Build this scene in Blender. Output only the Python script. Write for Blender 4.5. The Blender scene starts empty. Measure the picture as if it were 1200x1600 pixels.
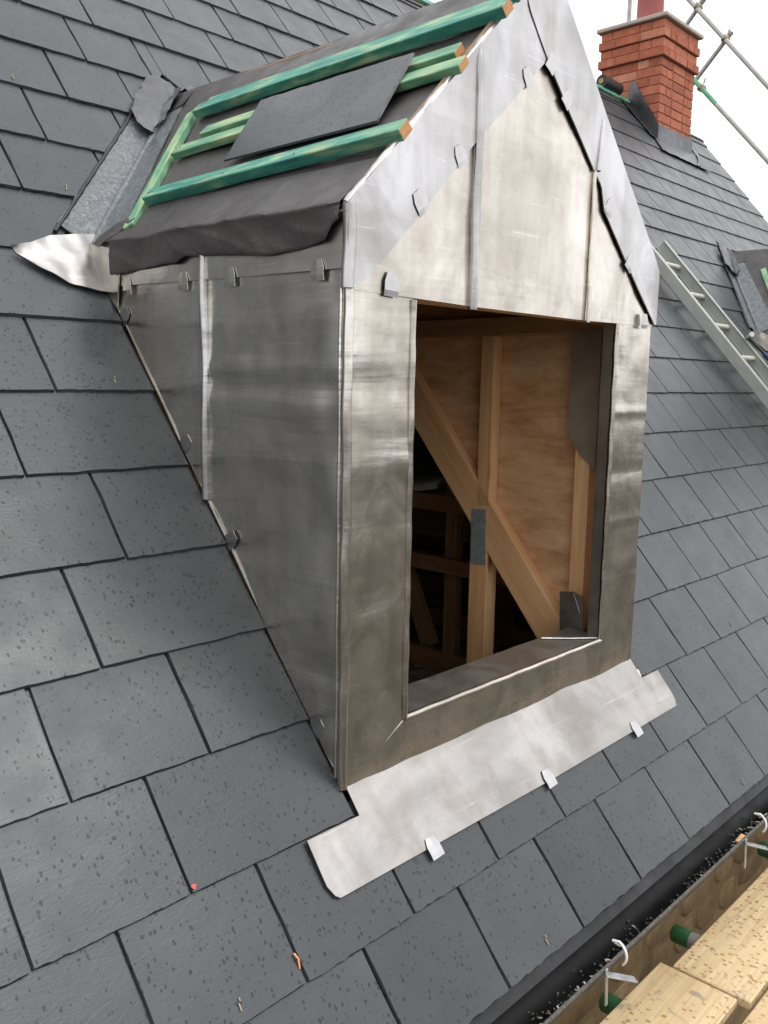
import bpy, bmesh, math, random
from mathutils import Vector, Matrix, noise

# ------------------------------------------------------------------ camera, sky, sun, exposure
scene = bpy.context.scene
COL = scene.collection
TH = math.radians(50.335)                    # pitch of the main roof
CT, ST = math.cos(TH), math.sin(TH)
CAM = Vector((-1.4658, -0.9654, 1.2876))
FPX = 1392.2                                 # focal length for a 1200 x 1600 picture
RIGHT = Vector((0.68255, -0.73062, 0.01790)); UP = Vector((0.09568, 0.11361, 0.98891)); FWD = Vector((0.72454, 0.67327, -0.14745))
cd = bpy.data.cameras.new('camera'); cam = bpy.data.objects.new('camera', cd); COL.objects.link(cam)
cd.sensor_fit = 'VERTICAL'; cd.sensor_height = 36.0; cd.sensor_width = 27.0; cd.lens = 36.0 * FPX / 1600.0
cd.clip_start = 0.02; cd.clip_end = 2000
m = Matrix((RIGHT, UP, -FWD)).transposed().to_4x4(); m.translation = CAM; cam.matrix_world = m
scene.camera = cam
scene.render.resolution_x = 768; scene.render.resolution_y = 1024

SUN_EL, SUN_AZ = math.radians(58), math.radians(150)     # azimuth clockwise from +y
w = bpy.data.worlds.new('World'); scene.world = w; w.use_nodes = True
wn, wl = w.node_tree.nodes, w.node_tree.links
bg = wn['Background']
sky = wn.new('ShaderNodeTexSky'); sky.sky_type = 'NISHITA'; sky.sun_disc = False
sky.sun_elevation = SUN_EL; sky.sun_rotation = SUN_AZ
sky.air_density = 1.0; sky.dust_density = 6.0; sky.ozone_density = 0.6
hs = wn.new('ShaderNodeHueSaturation'); hs.inputs['Saturation'].default_value = 0.15
mxs = wn.new('ShaderNodeMix'); mxs.data_type = 'RGBA'; mxs.inputs[0].default_value = 0.88
mxs.inputs[7].default_value = (10.2, 10.3, 10.6, 1)      # flat cloud cover over the clear sky
wl.new(sky.outputs[0], hs.inputs['Color']); wl.new(hs.outputs[0], mxs.inputs[6])
wl.new(mxs.outputs[2], bg.inputs['Color']); bg.inputs['Strength'].default_value = 0.12
sd = bpy.data.lights.new('sun', 'SUN'); sd.energy = 0.8; sd.angle = math.radians(25); sd.color = (1, 0.97, 0.93)
so = bpy.data.objects.new('sun', sd); COL.objects.link(so)
sdir = Vector((math.sin(SUN_AZ) * math.cos(SUN_EL), math.cos(SUN_AZ) * math.cos(SUN_EL), math.sin(SUN_EL)))
so.rotation_euler = sdir.to_track_quat('Z', 'Y').to_euler(); so.location = (0, 0, 20)
vs = scene.view_settings; vs.view_transform = 'Standard'; vs.look = 'None'; vs.exposure = 0.45; vs.gamma = 1.0; vs.use_curve_mapping = False

rnd = random.Random(7)
# ------------------------------------------------------------------ materials
def mat(name):
    m = bpy.data.materials.new(name); m.use_nodes = True
    nt = m.node_tree; b = nt.nodes['Principled BSDF']
    return m, nt, b
class N:
    """small node helper"""
    def __init__(s, nt): s.nt = nt
    def new(s, t, **k):
        n = s.nt.nodes.new(t)
        for a, v in k.items(): setattr(n, a, v)
        return n
    def link(s, a, b): s.nt.links.new(a, b)
    def coord(s, scale=(1, 1, 1), rand=0.0, out='Object'):
        tc = s.new('ShaderNodeTexCoord'); mp = s.new('ShaderNodeMapping'); mp.inputs['Scale'].default_value = scale
        s.link(tc.outputs[out], mp.inputs['Vector'])
        if rand:
            oi = s.new('ShaderNodeObjectInfo'); mm = s.new('ShaderNodeMath', operation='MULTIPLY'); mm.inputs[1].default_value = rand
            s.link(oi.outputs['Random'], mm.inputs[0])
            cx = s.new('ShaderNodeCombineXYZ')
            for i in range(3): s.link(mm.outputs[0], cx.inputs[i])
            s.link(cx.outputs[0], mp.inputs['Location'])
        return mp.outputs[0]
    def noise(s, vec, scale, detail=4, rough=0.55, dist=0.0):
        n = s.new('ShaderNodeTexNoise'); n.inputs['Scale'].default_value = scale; n.inputs['Detail'].default_value = detail
        n.inputs['Roughness'].default_value = rough; n.inputs['Distortion'].default_value = dist
        s.link(vec, n.inputs['Vector']); return n.outputs['Fac']
    def voro(s, vec, scale, feat='F1', out='Distance'):
        n = s.new('ShaderNodeTexVoronoi', feature=feat); n.inputs['Scale'].default_value = scale
        s.link(vec, n.inputs['Vector']); return n.outputs[out]
    def ramp(s, fac, stops, interp='LINEAR'):
        r = s.new('ShaderNodeValToRGB'); e = r.color_ramp.elements; r.color_ramp.interpolation = interp
        while len(e) > 1: e.remove(e[-1])
        for i, (p, c) in enumerate(stops):
            if not isinstance(c, (tuple, list)): c = (c, c, c)
            x = e[0] if i == 0 else e.new(p)
            x.position = p; x.color = (*c, 1)
        s.link(fac, r.inputs[0]); return r.outputs[0]
    def mix(s, fac, a, b, mode='MIX'):
        n = s.new('ShaderNodeMix'); n.data_type = 'RGBA'; n.blend_type = mode
        for i, v in ((0, fac), (6, a), (7, b)):
            if hasattr(v, 'is_linked') or hasattr(v, 'links'): s.link(v, n.inputs[i])
            else: n.inputs[i].default_value = v if i == 0 else (*v, 1)
        return n.outputs[2]
    def math(s, op, a, b=None):
        n = s.new('ShaderNodeMath', operation=op)
        for i, v in ((0, a), (1, b)):
            if v is None: continue
            if hasattr(v, 'links'): s.link(v, n.inputs[i])
            else: n.inputs[i].default_value = v
        return n.outputs[0]
    def random(s):
        return s.new('ShaderNodeObjectInfo').outputs['Random']
    def bump(s, b, h, strength=0.3, dist=0.01, prev=None):
        n = s.new('ShaderNodeBump'); n.inputs['Strength'].default_value = strength; n.inputs['Distance'].default_value = dist
        s.link(h, n.inputs['Height'])
        if prev: s.link(prev, n.inputs['Normal'])
        s.link(n.outputs[0], b.inputs['Normal']); return n.outputs[0]

def M_slate(name='slate', k=1.0):
    m, nt, b = mat(name); n = N(nt)
    v = n.coord((1, 1, 1), 37.0)
    base = n.ramp(n.random(), [(0, (.028*k, .0325*k, .0360*k)), (.5, (.035*k, .0398*k, .0434*k)), (1, (.042*k, .0472*k, .0508*k))])
    cl = n.ramp(n.noise(v, 5, 4, .6), [(.3, .78), (.7, 1.22)])
    base = n.mix(1.0, base, cl, 'MULTIPLY')
    # rain spots: dark rings and dots of a size that varies, thinned out by a broad noise
    v2 = n.coord((1, 0.7, 1), 11.0)
    wv = n.new('ShaderNodeVectorMath', operation='ADD'); nz = n.new('ShaderNodeTexNoise'); nz.inputs['Scale'].default_value = 60
    n.link(v2, nz.inputs['Vector']); sc = n.new('ShaderNodeVectorMath', operation='SCALE'); sc.inputs['Scale'].default_value = .009
    n.link(nz.outputs['Color'], sc.inputs[0]); n.link(v2, wv.inputs[0]); n.link(sc.outputs[0], wv.inputs[1])
    vo = n.new('ShaderNodeTexVoronoi'); vo.inputs['Scale'].default_value = 122; n.link(wv.outputs[0], vo.inputs['Vector'])
    sep = n.new('ShaderNodeSeparateColor'); n.link(vo.outputs['Color'], sep.inputs[0])
    rad = n.math('MULTIPLY', n.math('POWER', sep.outputs[0], 1.6), .44)
    inside = n.math('LESS_THAN', vo.outputs['Distance'], rad)
    dens = n.ramp(n.noise(v2, 6, 2), [(.30, 0.2), (.58, 1)])
    keep = n.math('LESS_THAN', sep.outputs[1], dens)
    spot = n.math('MULTIPLY', inside, keep)
    base = n.mix(n.math('MULTIPLY', spot, .70), base, (.010, .0115, .013))
    # pale scuffs and dust
    sc1 = n.ramp(n.noise(n.coord((3, 14, 3), 5.0), 6, 6, .7), [(.68, 0), (.8, .35)])
    base = n.mix(sc1, base, (.16, .165, .17))
    n.link(base, b.inputs['Base Color'])
    r = n.ramp(n.noise(v, 9, 3), [(.3, .27), (.7, .42)])
    r = n.mix(spot, r, (.34, .34, .34)); n.link(r, b.inputs['Roughness'])
    n.link(n.math('SUBTRACT', .55, n.math('MULTIPLY', spot, .17)), b.inputs['Specular IOR Level'])
    h = n.noise(n.coord((10, 26, 10), 9.0), 3.5, 5, .6, 1.2)
    b1 = n.bump(b, h, .12, .004)
    n.bump(b, n.noise(v, 190, 3, .7), .12, .0015, b1)
    return m
def M_lead(name, col=(.66, .645, .62), r0=.14, r1=.36, band_b=.2):
    m, nt, b = mat(name); n = N(nt)
    v = n.coord()
    big = n.noise(v, 2.6, 5, .6, .8); streak = n.noise(n.coord((13, 13, 1.1)), 1.0, 5, .6, .4); band = n.noise(n.coord((.9, .9, 9)), 1.0, 4, .55, .25)
    fine = n.noise(v, 24, 6, .68); mid = n.noise(v, 7, 6, .68, 1.2)
    c = n.mix(n.ramp(big, [(.34, 0), (.66, 1)]), tuple(min(.9, x*1.16) for x in col), (col[0]*.70, col[1]*.685, col[2]*.66))
    c = n.mix(n.ramp(streak, [(.44, 0), (.70, .55)]), c, (col[0]*.62, col[1]*.57, col[2]*.52))
    c = n.mix(n.ramp(band, [(.52, 0), (.70, .5)]), c, (min(.9, col[0]*1.22), min(.9, col[1]*1.2), min(.9, col[2]*1.16)))
    c = n.mix(n.ramp(mid, [(.50, 0), (.72, .34)]), c, (col[0]*.78, col[1]*.69, col[2]*.61))
    c = n.mix(n.ramp(n.noise(v, 38, 3, .6, .5), [(.70, 0), (.78, .18)]), c, tuple(x*.6 for x in col))
    # handling scratches: long thin lines in two directions, only here and there
    lines = None
    for rot, sd in (((.5, .35, .8), 1.0), ((-.6, .2, -.5), 4.0)):
        tc = n.new('ShaderNodeTexCoord'); mp = n.new('ShaderNodeMapping'); mp.inputs['Rotation'].default_value = rot; mp.inputs['Scale'].default_value = (3, 3, 150); mp.inputs['Location'].default_value = (sd, sd, sd)
        n.link(tc.outputs['Object'], mp.inputs['Vector'])
        q = n.math('MULTIPLY', n.ramp(n.noise(mp.outputs[0], 1.0, 1, .4), [(.70, 0), (.735, 1), (.77, 0)]), n.ramp(n.noise(v, 5 + sd, 2), [(.50, 0), (.62, 1)]))
        lines = q if lines is None else n.math('MAXIMUM', lines, q)
    c = n.mix(n.math('MULTIPLY', lines, .45), c, tuple(min(.92, x*1.5) for x in col))
    n.link(c, b.inputs['Base Color'])
    b.inputs['Metallic'].default_value = 1.0
    rr = n.math('ADD', n.math('MULTIPLY', mid, .6), n.math('MULTIPLY', big, .4))
    n.link(n.ramp(rr, [(.36, r0), (.62, r1)]), b.inputs['Roughness'])
    b1 = n.bump(b, n.noise(v, 4.5, 3, .5), .30, .016)
    b2 = n.bump(b, band, band_b, .010, b1)
    n.bump(b, fine, .07, .004, b2)
    return m
def M_wood(name, c0, c1, c2, knots=True, rough=.6, wet=0.0):
    m, nt, b = mat(name); n = N(nt)
    v = n.coord((1.6, 24, 24), 13.0)
    g = n.noise(v, 2.0, 6, .65, .8)
    c = n.ramp(g, [(.3, c0), (.52, c1), (.72, c2)])
    c = n.mix(n.ramp(n.noise(n.coord((1, 1, 1), 13.0), 2.5, 3), [(.3, .0), (.7, .35)]), c, tuple(x*.72 for x in c1))
    if knots:
        k = n.voro(n.coord((3.2, 9, 9), 7.0), 1.0)
        c = n.mix(n.ramp(k, [(.06, .85), (.10, .5), (.16, 0)]), c, (c0[0]*.35, c0[1]*.28, c0[2]*.22))
    n.link(c, b.inputs['Base Color'])
    n.link(n.ramp(g, [(.3, rough-.1), (.7, rough+.1)]), b.inputs['Roughness'])
    n.bump(b, g, .25, .002)
    return m
def M_plain(name, c, rough=.5, metal=0.0, var=.25, scale=12, bump=.15, bscale=60):
    m, nt, b = mat(name); n = N(nt); v = n.coord((1, 1, 1), 5.0)
    f = n.ramp(n.noise(v, scale, 5, .65), [(.3, 1-var), (.7, 1+var)])
    n.link(n.mix(1.0, c, f, 'MULTIPLY'), b.inputs['Base Color'])
    n.link(n.ramp(n.noise(v, scale*2, 3), [(.3, max(.02, rough-.1)), (.7, rough+.1)]), b.inputs['Roughness'])
    b.inputs['Metallic'].default_value = metal
    if 'black' in name: b.inputs['Specular IOR Level'].default_value = .16
    if bump: n.bump(b, n.noise(v, bscale, 4, .7), bump, .003)
    return m
def M_green(name, lite):
    m, nt, b = mat(name); n = N(nt)
    g = n.noise(n.coord((1.4, 26, 26), 13.0), 2.0, 6, .65, .8); big = n.noise(n.coord((3.5, 16, 16), 21.0), 2.0, 5)
    if lite: st = [(.3, (.065, .235, .15)), (.48, (.18, .39, .22)), (.64, (.43, .54, .29))]
    else:    st = [(.3, (.022, .19, .155)), (.5, (.07, .31, .225)), (.66, (.36, .50, .27))]
    c = n.ramp(big, st)
    c = n.mix(1.0, c, n.ramp(g, [(.3, .68), (.7, 1.2)]), 'MULTIPLY')
    n.link(c, b.inputs['Base Color']); b.inputs['Roughness'].default_value = .55
    n.bump(b, g, .25, .002)
    return m
def M_grp():
    m, nt, b = mat('valley_grp'); n = N(nt); v = n.coord()
    c = n.ramp(n.noise(v, 55, 6, .75, 1.5), [(.35, (.05, .062, .067)), (.5, (.115, .13, .137)), (.68, (.27, .285, .295))])
    n.link(c, b.inputs['Base Color']); b.inputs['Roughness'].default_value = .32
    n.bump(b, n.noise(v, 90, 4, .7), .35, .003); return m
def M_felt(name, c, rough):
    m, nt, b = mat(name); n = N(nt); v = n.coord()
    cc = n.mix(n.ramp(n.noise(v, 9, 5, .6), [(.3, 0), (.7, 1)]), c, tuple(x*1.45 for x in c))
    n.link(cc, b.inputs['Base Color']); n.link(n.ramp(n.noise(v, 14, 4), [(.3, rough-.1), (.7, rough+.14)]), b.inputs['Roughness'])
    b1 = n.bump(b, n.noise(v, 11, 5, .6, 1.0), .45, .012)
    n.bump(b, n.noise(v, 420, 2), .25, .001, b1); return m
def M_ply():
    m, nt, b = mat('plywood'); n = N(nt)
    g = n.noise(n.coord((2.0, 2.2, 7)), 2.6, 9, .70, .25)
    c = n.ramp(g, [(.30, (.42, .215, .095)), (.5, (.64, .375, .19)), (.70, (.78, .53, .31))])
    n.link(c, b.inputs['Base Color']); b.inputs['Roughness'].default_value = .7; n.bump(b, g, .2, .002); return m
def M_board():
    m, nt, b = mat('scaffold_board_wood'); n = N(nt)
    g = n.noise(n.coord((1.2, 30, 30), 17.0), 2.2, 6, .65, .6)
    c = n.ramp(g, [(.3, (.54, .385, .205)), (.52, (.68, .51, .29)), (.72, (.76, .60, .37))])
    v = n.coord((1, 1, 1), 17.0)
    sp = n.math('MULTIPLY', n.math('LESS_THAN', n.voro(n.coord((1, .8, 1), 17.0), 62), .30), n.ramp(n.noise(v, 7, 3), [(.36, 0), (.50, 1)]))
    c = n.mix(n.math('MULTIPLY', sp, .7), c, (.26, .13, .05))
    mud = n.ramp(n.noise(v, 16, 6, .72, .8), [(.58, 0), (.68, .7)])
    c = n.mix(mud, c, (.22, .20, .18))
    c = n.mix(n.ramp(n.noise(v, 3, 4, .6), [(.45, 0), (.75, .5)]), c, (.40, .25, .11))
    n.link(c, b.inputs['Base Color']); n.link(n.ramp(n.noise(v, 12, 3), [(.35, .35), (.65, .65)]), b.inputs['Roughness'])
    n.bump(b, g, .3, .002); return m
def M_brick():
    m, nt, b = mat('red_brick'); n = N(nt); v = n.coord((1, 1, 1), 23.0)
    base = n.ramp(n.random(), [(0, (.32, .088, .046)), (.45, (.40, .118, .06)), (.9, (.46, .157, .085)), (1, (.48, .23, .14))])
    base = n.mix(1.0, base, n.ramp(n.noise(v, 14, 5, .7), [(.3, .75), (.7, 1.22)]), 'MULTIPLY')
    n.link(base, b.inputs['Base Color']); b.inputs['Roughness'].default_value = .85
    n.bump(b, n.noise(v, 70, 5, .7), .4, .004); return m
def M_stone():
    m, nt, b = mat('buff_stone'); n = N(nt); v = n.coord((1, 1, 1), 31.0)
    base = n.ramp(n.random(), [(0, (.17, .108, .048)), (.5, (.26, .175, .08)), (1, (.33, .235, .13))])
    base = n.mix(1.0, base, n.ramp(n.noise(v, 12, 6, .7), [(.3, .62), (.7, 1.3)]), 'MULTIPLY')
    n.link(base, b.inputs['Base Color']); b.inputs['Roughness'].default_value = .7
    n.bump(b, n.noise(v, 40, 6, .7), .6, .006); return m
def M_ground():
    m, nt, b = mat('site_ground'); n = N(nt); v = n.coord()
    c = n.ramp(n.noise(v, .35, 8, .7), [(.3, (.035, .030, .024)), (.5, (.055, .047, .036)), (.7, (.045, .052, .03))])
    n.link(c, b.inputs['Base Color']); b.inputs['Roughness'].default_value = .9; return m

MT = dict(
    slate=M_slate(), slate_sheen=M_slate('slate_with_sheen', 1.25),  # second slate is a paler copy: the loose slate's sheen put into its colour
    lead=M_lead('lead_sheet', (.60, .565, .515)), lead_new=M_lead('lead_flashing', (.51, .505, .51), .22, .42), lead_apron=M_lead('lead_apron', (.415, .40, .385), .16, .40),
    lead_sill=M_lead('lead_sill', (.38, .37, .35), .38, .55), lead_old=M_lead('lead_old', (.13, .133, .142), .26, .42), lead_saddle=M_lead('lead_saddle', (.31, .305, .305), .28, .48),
    lead_dark=M_lead('lead_weathered', (.74, .715, .655), .18, .38, .5),
    felt=M_felt('roof_underlay', (.046, .041, .039), .46), felt_black=M_felt('black_felt', (.012, .012, .013), .5),
    green=M_green('treated_batten', False), green_pale=M_green('treated_batten_pale', True),
    batten_end=M_wood('batten_end_grain', (.42, .17, .05), (.55, .25, .08), (.62, .32, .12), False),
    pine=M_wood('sawn_pine', (.66, .35, .15), (.80, .47, .225), (.86, .57, .32)),
    pine_dark=M_wood('shaded_pine', (.32, .17, .08), (.43, .25, .125), (.52, .33, .18)),  # darker pine for timbers deep inside, attic shade put into the colour
    verge=M_wood('verge_timber', (.20, .115, .06), (.28, .17, .09), (.36, .23, .13), False),
    ply=M_ply(), grp=M_grp(), board=M_board(), brick=M_brick(), stone=M_stone(), ground=M_ground(),
    mortar=M_plain('mortar', (.31, .135, .085), .9, 0, .2, 20, .4, 80), wallmortar=M_plain('wall_mortar', (.22, .145, .068), .8, 0, .3, 10, .5, 60),
    coping=M_plain('coping_stone', (.44, .37, .31), .85, 0, .12, 15), pot=M_plain('clay_pot', (.34, .10, .09), .6, 0, .1, 8),
    gutter=M_plain('black_plastic', (.006, .006, .0065), .40, 0, .2, 8, .08), alu=M_plain('ladder_aluminium', (.40, .41, .375), .5, .35, .12, 10, .1),
    rung=M_plain('ladder_rung', (.52, .50, .42), .5, .1, .1, 20), galv=M_plain('galvanised_steel', (.42, .43, .43), .42, .7, .2, 25),
    tube=M_plain('scaffold_steel', (.40, .39, .36), .5, .45, .2, 12), coupler=M_plain('coupler_steel', (.36, .31, .22), .55, .5, .3, 30),
    greenpaint=M_plain('green_paint', (.03, .14, .055), .5, 0, .4, 25), greentube=M_plain('green_tube_paint', (.13, .38, .20), .5, 0, .2, 15),
    white=M_plain('white_plastic', (.74, .73, .70), .4, 0, .06, 20), plate=M_plain('nail_plate_steel', (.30, .33, .33), .45, .25, .25, 60, .4, 150),
    steel=M_plain('hammer_steel', (.45, .44, .42), .3, .9, .2, 30), blackgrip=M_plain('hammer_shaft', (.02, .02, .022), .45), blue=M_plain('blue_grip', (.015, .03, .11), .5),
    debris=M_plain('grit', (.09, .085, .075), .8, 0, .6, 90, .3), chips=M_plain('pale_chips', (.42, .38, .33), .7, 0, .35, 60),
    floor=M_plain('attic_floor', (.34, .28, .21), .85, 0, .35, 6), copper=M_plain('copper', (.72, .30, .14), .3, 1.0, .1), red=M_plain('red_mark', (.62, .07, .06), .5),
    render=M_plain('house_wall', (.30, .22, .13), .9, 0, .2, 4, .3), paper=M_felt('brown_paper', (.17, .135, .095), .6),
)
# ------------------------------------------------------------------ helpers
def link(name, me, parent=None):
    o = bpy.data.objects.new(name, me); COL.objects.link(o)
    if parent is not None:
        o.parent = parent; o.matrix_parent_inverse = Matrix.Translation(-parent.location) if parent.parent is None else Matrix.Identity(4)
        if parent.parent is not None:      # sub-part: parent sits at identity in world space unless noted
            o.matrix_parent_inverse = PW[parent.name].inverted()
        PW[o.name] = Matrix.Identity(4)
    else: PW[o.name] = Matrix.Identity(4)
    return o
PW = {}
def place(o, mw):
    """world matrix of a child whose parent inverse cancels the parent"""
    o.matrix_basis = mw; PW[o.name] = mw
def mesh(name, verts, faces, mats, smooth=False, fm=None):
    me = bpy.data.meshes.new(name); me.from_pydata([tuple(v) for v in verts], [], faces)
    for mm in (mats if isinstance(mats, (list, tuple)) else [mats]): me.materials.append(mm)
    if fm: me.polygons.foreach_set('material_index', fm)
    if smooth: me.polygons.foreach_set('use_smooth', [True]*len(me.polygons))
    me.update(); return me
def obj(name, verts, faces, mats, parent=None, smooth=False, fm=None):
    return link(name, mesh(name, verts, faces, mats, smooth, fm), parent)
def thing(name, label, cat, loc=(0, 0, 0), group=None):
    e = bpy.data.objects.new(name, None); COL.objects.link(e); e.location = loc; e.empty_display_size = .1
    e['label'] = label; e['category'] = cat
    if group: e['group'] = group
    return e
def tag(o, label, cat, group=None):
    o['label'] = label; o['category'] = cat
    if group: o['group'] = group
    return o
def bm_obj(name, bm, mats, parent=None, smooth=False):
    me = bpy.data.meshes.new(name); bm.to_mesh(me); bm.free()
    for mm in (mats if isinstance(mats, (list, tuple)) else [mats]): me.materials.append(mm)
    if smooth: me.polygons.foreach_set('use_smooth', [True]*len(me.polygons))
    return link(name, me, parent)

# frames: (u, v, h) -> world.  Numbers measured on the photograph's dormer.
XL, W, S0, H, HA = -0.176, 1.2847, 0.5268, 1.220, 1.8637
XR, XM = XL + W, XL + W/2
Y0, Z0 = S0*CT, S0*ST
PH = math.atan2(HA - H, W/2); CP, SP = math.cos(PH), math.sin(PH)
TL = (W/2)/CP                                   # dormer slope length
YE, YR = H*CT/ST, HA*CT/ST                      # depth of dormer eave / ridge behind the front
def ROOF(x, s, h=0): return Vector((x, s*CT - h*ST, s*ST + h*CT))
def FRONT(u, v, h=0): return Vector((XL + u, Y0 - h, Z0 + v))
def CHEEK(u, v, h=0): return Vector((XL - h, Y0 + u, Z0 + v))
def CHEEKR(u, v, h=0): return Vector((XR + h, Y0 + u, Z0 + v))
def DROOF(y, t, h=0): return Vector((XL + t*CP - h*SP, Y0 + y, Z0 + H + t*SP + h*CP))
def DROOFR(y, t, h=0): return Vector((XR - t*CP + h*SP, Y0 + y, Z0 + H + t*SP + h*CP))
def nz(p, sc, seed=0): return noise.noise(Vector((p[0]*sc + seed*7.3, p[1]*sc - seed*3.1, p[2]*sc + seed*1.7)))

def clip(poly, a, b, c):
    """keep a*x + b*y <= c"""
    out = []
    for i in range(len(poly)):
        p, q = poly[i], poly[(i+1) % len(poly)]
        dp, dq = a*p[0] + b*p[1] - c, a*q[0] + b*q[1] - c
        if dp <= 0: out.append(p)
        if (dp < 0 < dq) or (dq < 0 < dp):
            t = dp/(dp - dq); out.append((p[0] + t*(q[0]-p[0]), p[1] + t*(q[1]-p[1])))
    return out
def halves(poly):
    """outward half planes of a convex CCW polygon"""
    r = []
    for i in range(len(poly)):
        p, q = poly[i], poly[(i+1) % len(poly)]
        a, b = q[1]-p[1], p[0]-q[0]; L = math.hypot(a, b)
        if L > 1e-9: r.append((a/L, b/L, (a*p[0] + b*p[1])/L))
    return r
def area(poly): return .5*sum(poly[i][0]*poly[(i+1) % len(poly)][1] - poly[(i+1) % len(poly)][0]*poly[i][1] for i in range(len(poly)))
def gridpoly(polys, step):
    vs, idx, fs = [], {}, []
    for poly in polys:
        if area(poly) < 0: poly = poly[::-1]
        hp = halves(poly)
        x0, x1 = min(p[0] for p in poly), max(p[0] for p in poly); y0, y1 = min(p[1] for p in poly), max(p[1] for p in poly)
        nx, ny = max(1, round((x1-x0)/step)), max(1, round((y1-y0)/step))
        for i in range(nx):
            for j in range(ny):
                a, b = x0 + (x1-x0)*i/nx, x0 + (x1-x0)*(i+1)/nx; c, d = y0 + (y1-y0)*j/ny, y0 + (y1-y0)*(j+1)/ny
                q = [(a, c), (b, c), (b, d), (a, d)]
                for hpl in hp:
                    q = clip(q, *hpl)
                    if len(q) < 3: break
                if len(q) < 3 or abs(area(q)) < 1e-8: continue
                f = []
                for p in q:
                    k = (round(p[0], 5), round(p[1], 5))
                    if k not in idx: idx[k] = len(vs); vs.append(k)
                    if idx[k] not in f: f.append(idx[k])
                if len(f) >= 3: fs.append(f)
    return vs, fs
def shell(vs3, faces, back3):
    """close a sheet: front vertices, back vertices, rim"""
    n = len(vs3); F = [list(f) for f in faces] + [[i + n for i in reversed(f)] for f in faces]
    ec = {}
    for f in faces:
        for i in range(len(f)):
            a, b = f[i], f[(i+1) % len(f)]
            ec[(a, b)] = 1
    for (a, b) in list(ec):
        if (b, a) not in ec: F.append([b, a, a + n, b + n])
    return list(vs3) + list(back3), F
def sheet(name, polys, frame, h, th, m, parent, step=.04, amp=0.0, sc=5.0, seed=0, edge=None, smooth=True):
    """lead / felt / ply sheet lying on a frame, with a wavy surface"""
    vs, fs = gridpoly(polys, step)
    top, bot = [], []
    for (u, v) in vs:
        p = frame(u, v, 0); d = amp*nz(p, sc, seed) + amp*.5*nz(p, sc*2.7, seed + 3)
        hh = h(u, v) if callable(h) else h
        top.append(frame(u, v, hh + d)); bot.append(frame(u, v, hh + d - th))
    # the frames may be mirrored: make faces look along +h
    if fs:
        f = max(fs, key=len); e1 = top[f[1]] - top[f[0]]; e2 = top[f[2]] - top[f[0]]
        nn = e1.cross(e2); hd = frame(*vs[f[0]], 1) - frame(*vs[f[0]], 0)
        if nn.dot(hd) < 0: fs = [list(reversed(x)) for x in fs]
    V, F = shell(top, fs, bot)
    o = obj(name, V, F, m, parent, smooth)
    if smooth:
        o.data.shade_smooth() if hasattr(o.data, 'shade_smooth') else None
        sharp_edges(o.data)
    return o
def sharp_edges(me, ang=35):
    bm = bmesh.new(); bm.from_mesh(me)
    bmesh.ops.recalc_face_normals(bm, faces=bm.faces)
    for e in bm.edges:
        e.smooth = not (len(e.link_faces) == 2 and e.calc_face_angle(0) > math.radians(ang))
    for f in bm.faces: f.smooth = True
    bm.to_mesh(me); bm.free()
def resample(line, n):
    L = [0]
    for a, b in zip(line, line[1:]): L.append(L[-1] + math.dist(a, b))
    out = []
    for i in range(n):
        d = L[-1]*i/(n-1); k = 0
        while k < len(L)-2 and L[k+1] < d: k += 1
        t = (d - L[k])/max(1e-9, L[k+1]-L[k]); out.append(tuple(a + (b-a)*t for a, b in zip(line[k], line[k+1])))
    return out
def loft(name, A, B, frame, h, th, m, parent, nu=40, nv=5, amp=0.0, sc=5.0, seed=0, hA=0.0, hB=0.0):
    A, B = resample(A, nu), resample(B, nu); top, bot = [], []
    for j in range(nv):
        t = j/(nv-1)
        for i in range(nu):
            u, v = (A[i][k] + (B[i][k]-A[i][k])*t for k in (0, 1))
            p = frame(u, v, 0); d = amp*nz(p, sc, seed) + amp*.5*nz(p, sc*2.7, seed+3)
            hh = h + hA*(1-t)**2 + hB*t**3
            top.append(frame(u, v, hh+d)); bot.append(frame(u, v, hh+d-th))
    fs = [[j*nu+i, j*nu+i+1, (j+1)*nu+i+1, (j+1)*nu+i] for j in range(nv-1) for i in range(nu-1)]
    f = fs[len(fs)//2]; nn = (top[f[1]]-top[f[0]]).cross(top[f[2]]-top[f[0]]); hd = frame(0, 0, 1) - frame(0, 0, 0)
    if nn.dot(hd) < 0: fs = [x[::-1] for x in fs]
    V, F = shell(top, fs, bot); o = obj(name, V, F, m, parent, True); sharp_edges(o.data); return o
def tube(name, pts, r, m, parent=None, seg=10, smooth=True, cap=True, flat=None):
    pts = [Vector(p) for p in pts]; V, F = [], []
    for i, p in enumerate(pts):
        d = (pts[min(i+1, len(pts)-1)] - pts[max(i-1, 0)]).normalized()
        a = d.orthogonal().normalized() if i == 0 else (pa - d*pa.dot(d)).normalized()
        pa = a; b = d.cross(a); rr = r[i] if isinstance(r, (list, tuple)) else r
        for k in range(seg):
            t = 2*math.pi*k/seg; V.append(p + rr*(math.cos(t)*a + math.sin(t)*b))
    for i in range(len(pts)-1):
        for k in range(seg):
            k2 = (k+1) % seg; F.append([i*seg+k, i*seg+k2, (i+1)*seg+k2, (i+1)*seg+k])
    if cap: F.append(list(range(seg))[::-1]); F.append([(len(pts)-1)*seg+k for k in range(seg)])
    o = obj(name, V, F, m, parent, smooth)
    if smooth: sharp_edges(o.data, 50)
    return o
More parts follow.
